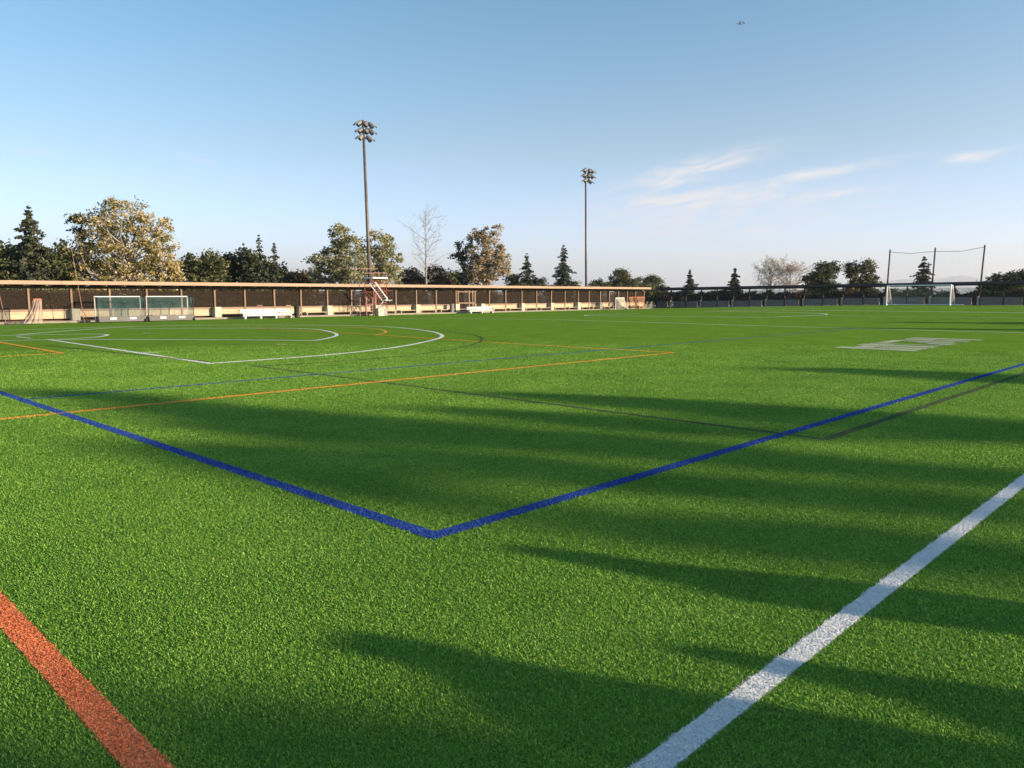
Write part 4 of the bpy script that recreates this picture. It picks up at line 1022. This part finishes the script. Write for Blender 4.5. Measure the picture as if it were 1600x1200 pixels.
# ball stop net
XN = 88.5
pole_px = [(1387, 391, 1385, 440), (1457, 388, 1455, 470), (1533.6, 384, 1530, 440)]
tops = []; nb = ['left', 'middle', 'right']
for k, (tx, ty, bx_, by_) in enumerate(pole_px):
    yb2 = onX(bx_, XN); zb2 = zt(XN, yb2); foot = np.array([XN, yb2, zb2])
    top = np.array([XN, onX(tx, XN), zX(tx, ty, XN)]); tops.append(top)
    root = empty('net_pole', foot, 'tall dark ball net pole, %s one of the three' % nb[k], 'pole', 'ball net poles')
    MB().tube((0, 0, -.1), top-foot, .095, .075, 10).build('pole', M['darkwood'], root, smooth=True)
    MB().tube(top-foot, top-foot+np.array([0, 0, .06]), .09, .08, 10).build('cap', M['black'], root)
    MB().box(-.22, .22, -.22, .22, -.02, .05).build('base_plate', M['polesteel'], root)
root = empty('ball_stop_net', (XN, tops[1][1], zt(XN, 20)), 'tall fine grey net hung between the three dark poles', 'net')
c = np.array(root.location)
def toprope(px, py): return np.array([XN-.12, onX(px, XN), zX(px, py, XN)])-c
rp = [toprope(*p_) for p_ in [(1387, 393.5), (1400, 395), (1420, 396.3), (1440, 394.3), (1457, 393), (1475, 393), (1500, 392.6), (1515, 389.5), (1533, 386.5)]]
MB().path(rp, .022, 5).build('rope', M['rope'], root)
mb = MB()
for a, b in zip(rp[:-1], rp[1:]):
    mb.quad(a, b, (b[0], b[1], 1.0), (a[0], a[1], 1.0))
mb.build('mesh', M['ballnet'], root)
MB().quad(toprope(1385, 420), toprope(1386, 438), toprope(1374, 441)).build('side_mesh', M['ballnet'], root)
MB().quad(toprope(1533, 400), toprope(1545, 439), toprope(1532, 438)).build('side_mesh', M['ballnet'], root)

# ------------------------------------------------------------------ benches, bins, poles by the sunlit walkway
def team_bench(label, l, r_, top, bot, Y, nsup):
    xa, xb = onY(l, Y), onY(r_, Y); zt_ = zY(.5*(l+r_), top, Y); L = xb-xa
    root = empty('team_bench', (xa, Y, 0), label, 'bench', 'white team benches')
    MB().box(0, L, .28, .33, zt_*.62, zt_).build('backrest', M['benchmetal'], root, bevel=.01)
    MB().box(0, L, -.12, .24, zt_*.46, zt_*.56).build('seat', M['benchmetal'], root, bevel=.01)
    MB().box(.05, L-.05, .02, .06, zt_*.30, zt_*.455).build('apron', M['benchmetal'], root)
    for k in range(nsup):
        x = .15+(L-.3)*k/(nsup-1)
        MB().box(x-.05, x+.05, -.10, .26, .012, zt_*.30).box(x-.03, x+.03, .24, .279, .012, zt_*.9).build('leg', M['benchmetal'], root)
team_bench('longer white metal team bench left of the black bin', 378, 456, 483, 495, 48.9, 4)
team_bench('shorter white metal team bench right of the wooden gate', 733, 771, 479.3, 489, 48.9, 3)
def drum(name, label, cat, l, r_, top, Y, m, lidm, zbase=0.0):
    xa, xb = onY(l, Y), onY(r_, Y); r = (xb-xa)*.36; zt_ = zY(.5*(l+r_), top, Y)
    root = empty(name, ((xa+xb)/2, Y, zbase), label, cat)
    MB().lathe((0, 0, .01), (0, 0, 1), [(0, r*.86), (.03, r*.9), ((zt_-zbase)*.88, r), ((zt_-zbase)*.9, r*1.04)], 20).build('body', m, root, smooth=True)
    MB().lathe((0, 0, (zt_-zbase)*.905), (0, 0, 1), [(0, r*1.06), (.03, r*1.07), ((zt_-zbase)*.08, r*.7)], 20).build('lid', lidm, root, smooth=True)
drum('trash_bin', 'black round bin standing right of the long white bench', 'bin', 457.5, 468.5, 477, 49.3, M['black'], M['black'])
drum('trash_bin', 'grey round bin standing left of the wooden gate', 'bin', 702, 709.5, 474.5, 50.4, M['greybin'], M['greybin'], .11)
def hurdle(label, l, r_, top, Y, m):
    xa, xb = onY(l, Y), onY(r_, Y); zt_ = zY(.5*(l+r_), top, Y)
    root = empty('barrier_stand', (xa, Y, 0), label, 'stand'); L = xb-xa
    MB().tube((0, 0, .01), (0, 0, zt_), .02).tube((L, 0, .01), (L, 0, zt_), .02).build('leg', m, root)
    MB().tube((-.02, 0, zt_), (L+.02, 0, zt_), .022).build('top_rail', m, root)
    MB().tube((0, 0, zt_*.72), (L, 0, zt_*.72), .018).build('lower_rail', m, root)
    MB().tube((0, .0, .03), (0, -.5, .02), .022).tube((L, 0, .03), (L, -.5, .02), .022).build('foot', m, root)
hurdle('pale yellow stand at the right end of the long white bench', 447, 453.5, 477.3, 48.6, M['yellowpaint'])
hurdle('thin dark stand behind the middle of the long white bench', 401.5, 408.5, 477.2, 49.5, M['pinkpaint'])
def leaner(label, top, foot, prop_top, prop_foot, Y):
    A = np.array([onY(foot[0], Y), Y, .01]); T = np.array([onY(top[0], Y, top[1]), Y, zY(*top, Y)])
    root = empty('leaning_pole', A, label, 'pole', 'leaning poles in front of the walkway')
    MB().tube((0, 0, 0), T-A, .014, .009, 8).build('pole', M['pinkpaint'], root)
    Pt = np.array([onY(prop_top[0], Y, prop_top[1]), Y, zY(*prop_top, Y)]); Pf = np.array([onY(prop_foot[0], Y-.5), Y-.5, .01])
    MB().tube(Pt-A, Pf-A, .012).build('prop_leg', M['darkwood'], root)
    MB().tube((-.08, 0, .03), (.08, 0, .03), .05).build('foot', M['black'], root)
leaner('tall thin leaning pole left of the hockey goals', (110, 379), (129.5, 502), (128, 483), (137, 503), 48.9)
leaner('short leaning pole cut by the left edge of the picture', (-2, 455), (6.5, 504), (3, 481), (14, 505), 48.6)
# brown folded chair/cart in the corner shadow
for k, (l, label) in enumerate([(1007.5, 'pale folding chair lying in the corner beside the orange goals'), (1014.5, 'pale folding chair leaning right at the walkway corner'), (1048.5, 'pale folding chair leaning on the grey wall near the corner')]):
    Yc = 50.4 if k < 2 else 48.0
    if k < 2: x = onY(l, 49.2); y = 49.2
    else: x = 83.6; y = onX(l, 83.6)
    root = empty('folding_chair', (x, y, 0), label, 'chair', 'pale folding chairs in the corner', rz=-.7)
    z0 = zt(x, y)
    root.location.z = z0
    MB().tube((0, 0, .01), (.35, 0, .8), .03).tube((0, .4, .01), (.35, .4, .8), .03).build('frame', M['cream2'], root)
    MB().box(.02, .42, .02, .38, .36, .40).build('seat', M['cream2'], root)
    MB().tube((.4, 0, .01), (.1, 0, .42), .025).tube((.4, .4, .01), (.1, .4, .42), .025).build('leg', M['cream2'], root)
    MB().quad((.22, .03, .52), (.22, .37, .52), (.34, .37, .78), (.34, .03, .78)).build('backrest', M['cream2'], root)

# ------------------------------------------------------------------ aeroplane
d = ray(1158, 35); d = d/np.linalg.norm(d); Lp = 900.0
c = np.array([0, 0, H])+d*Lp; sP = Lp/FPX*1.0
pl = empty('aeroplane', c, 'tiny distant aeroplane high in the clear sky', 'aeroplane')
rt = RH; upv = np.cross(rt, DH)
def q(px, py, dd=0): return rt*(px-1158)*sP + np.array([0, 0, 1])*(35-py)*sP + DH*dd
MB().lathe(q(1151, 36.2), tuple(q(1164, 37.6, 3)-q(1151, 36.2)), [(0, .05), (1.2, .33), (6, .36), (9.4, .12)], 10).build('fuselage', M['planepaint'], pl, smooth=True)
def plate(a, b, c1, c2, name, th=.12):
    mb = MB(); u = np.array([0, 0, th]); P4 = [a, b, c1, c2]
    mb.quad(*P4).quad(*[p_+u for p_ in P4][::-1])
    for i in range(4): mb.quad(P4[i], P4[(i+1) % 4], P4[(i+1) % 4]+u, P4[i]+u)
    mb.build(name, M['planepaint'], pl)
plate(q(1157.5, 36.6, 0), q(1161, 36.8, 0), q(1164.8, 32.3, 9), q(1163.6, 32.2, 9), 'wing', .2)
plate(q(1155, 36.6, 0), q(1158, 36.8, 0), q(1154.2, 37.3, -8), q(1153, 37.3, -8), 'wing', .3)
plate(q(1161.5, 37, 0), q(1163.5, 37, 0), q(1161.2, 32.6, 1.5), q(1160, 32.6, 1.5), 'tail_fin', .2)

# ------------------------------------------------------------------ distant hills and haze
mb = MB(); Dm = 11000.0
prof = [(980, 462), (1060, 456), (1130, 451), (1200, 449), (1280, 446), (1340, 443), (1385, 440), (1420, 436.5), (1450, 438), (1475, 435), (1503, 431), (1530, 436.5), (1560, 441), (1600, 444), (1680, 447), (1760, 455), (1850, 462)]
xs_ = np.linspace(980, 1850, 90); ys_ = np.interp(xs_, [a for a, b in prof], [b for a, b in prof]) + rng.normal(0, .35, 90)
rows = []
for k, (fr, dd) in enumerate([(0, -1800), (.35, -1000), (.75, -400), (1, 0), (.6, 700), (0, 1800)]):
    row = []
    for x_, y_ in zip(xs_, ys_):
        dv = ray(x_, 461); dv = dv/(dv@DH); hh = max(0, (460.9-y_)/FPX*Dm)
        row.append(dv[0]*(Dm+dd)); row.append(dv[1]*(Dm+dd)); row.append(-5+(hh+5)*fr*(1+rng.normal(0, .05)*(k in (1, 2, 4))))
    rows.append(np.array(row).reshape(-1, 3))
mb.v = [tuple(map(float, v)) for r_ in rows for v in r_]; n = len(xs_)
mb.f = [(k*n+i, k*n+i+1, (k+1)*n+i+1, (k+1)*n+i) for k in range(5) for i in range(n-1)]
tag(mb.build('hills', M['hill'], smooth=True), kind='structure')
hz, t, o_ = mat('haze_air'); pv = node(t, 'ShaderNodeVolumePrincipled', {'Color': (.80, .86, 1.0, 1), 'Density': 0.00013, 'Anisotropy': .2})
t.links.new(pv.outputs[0], o_.inputs['Volume'])
tag(MB().box(-15500, 15500, -15500, 15500, -7, 380).build('haze', hz), 'pale even air haze over the whole place', 'haze', kind='stuff')
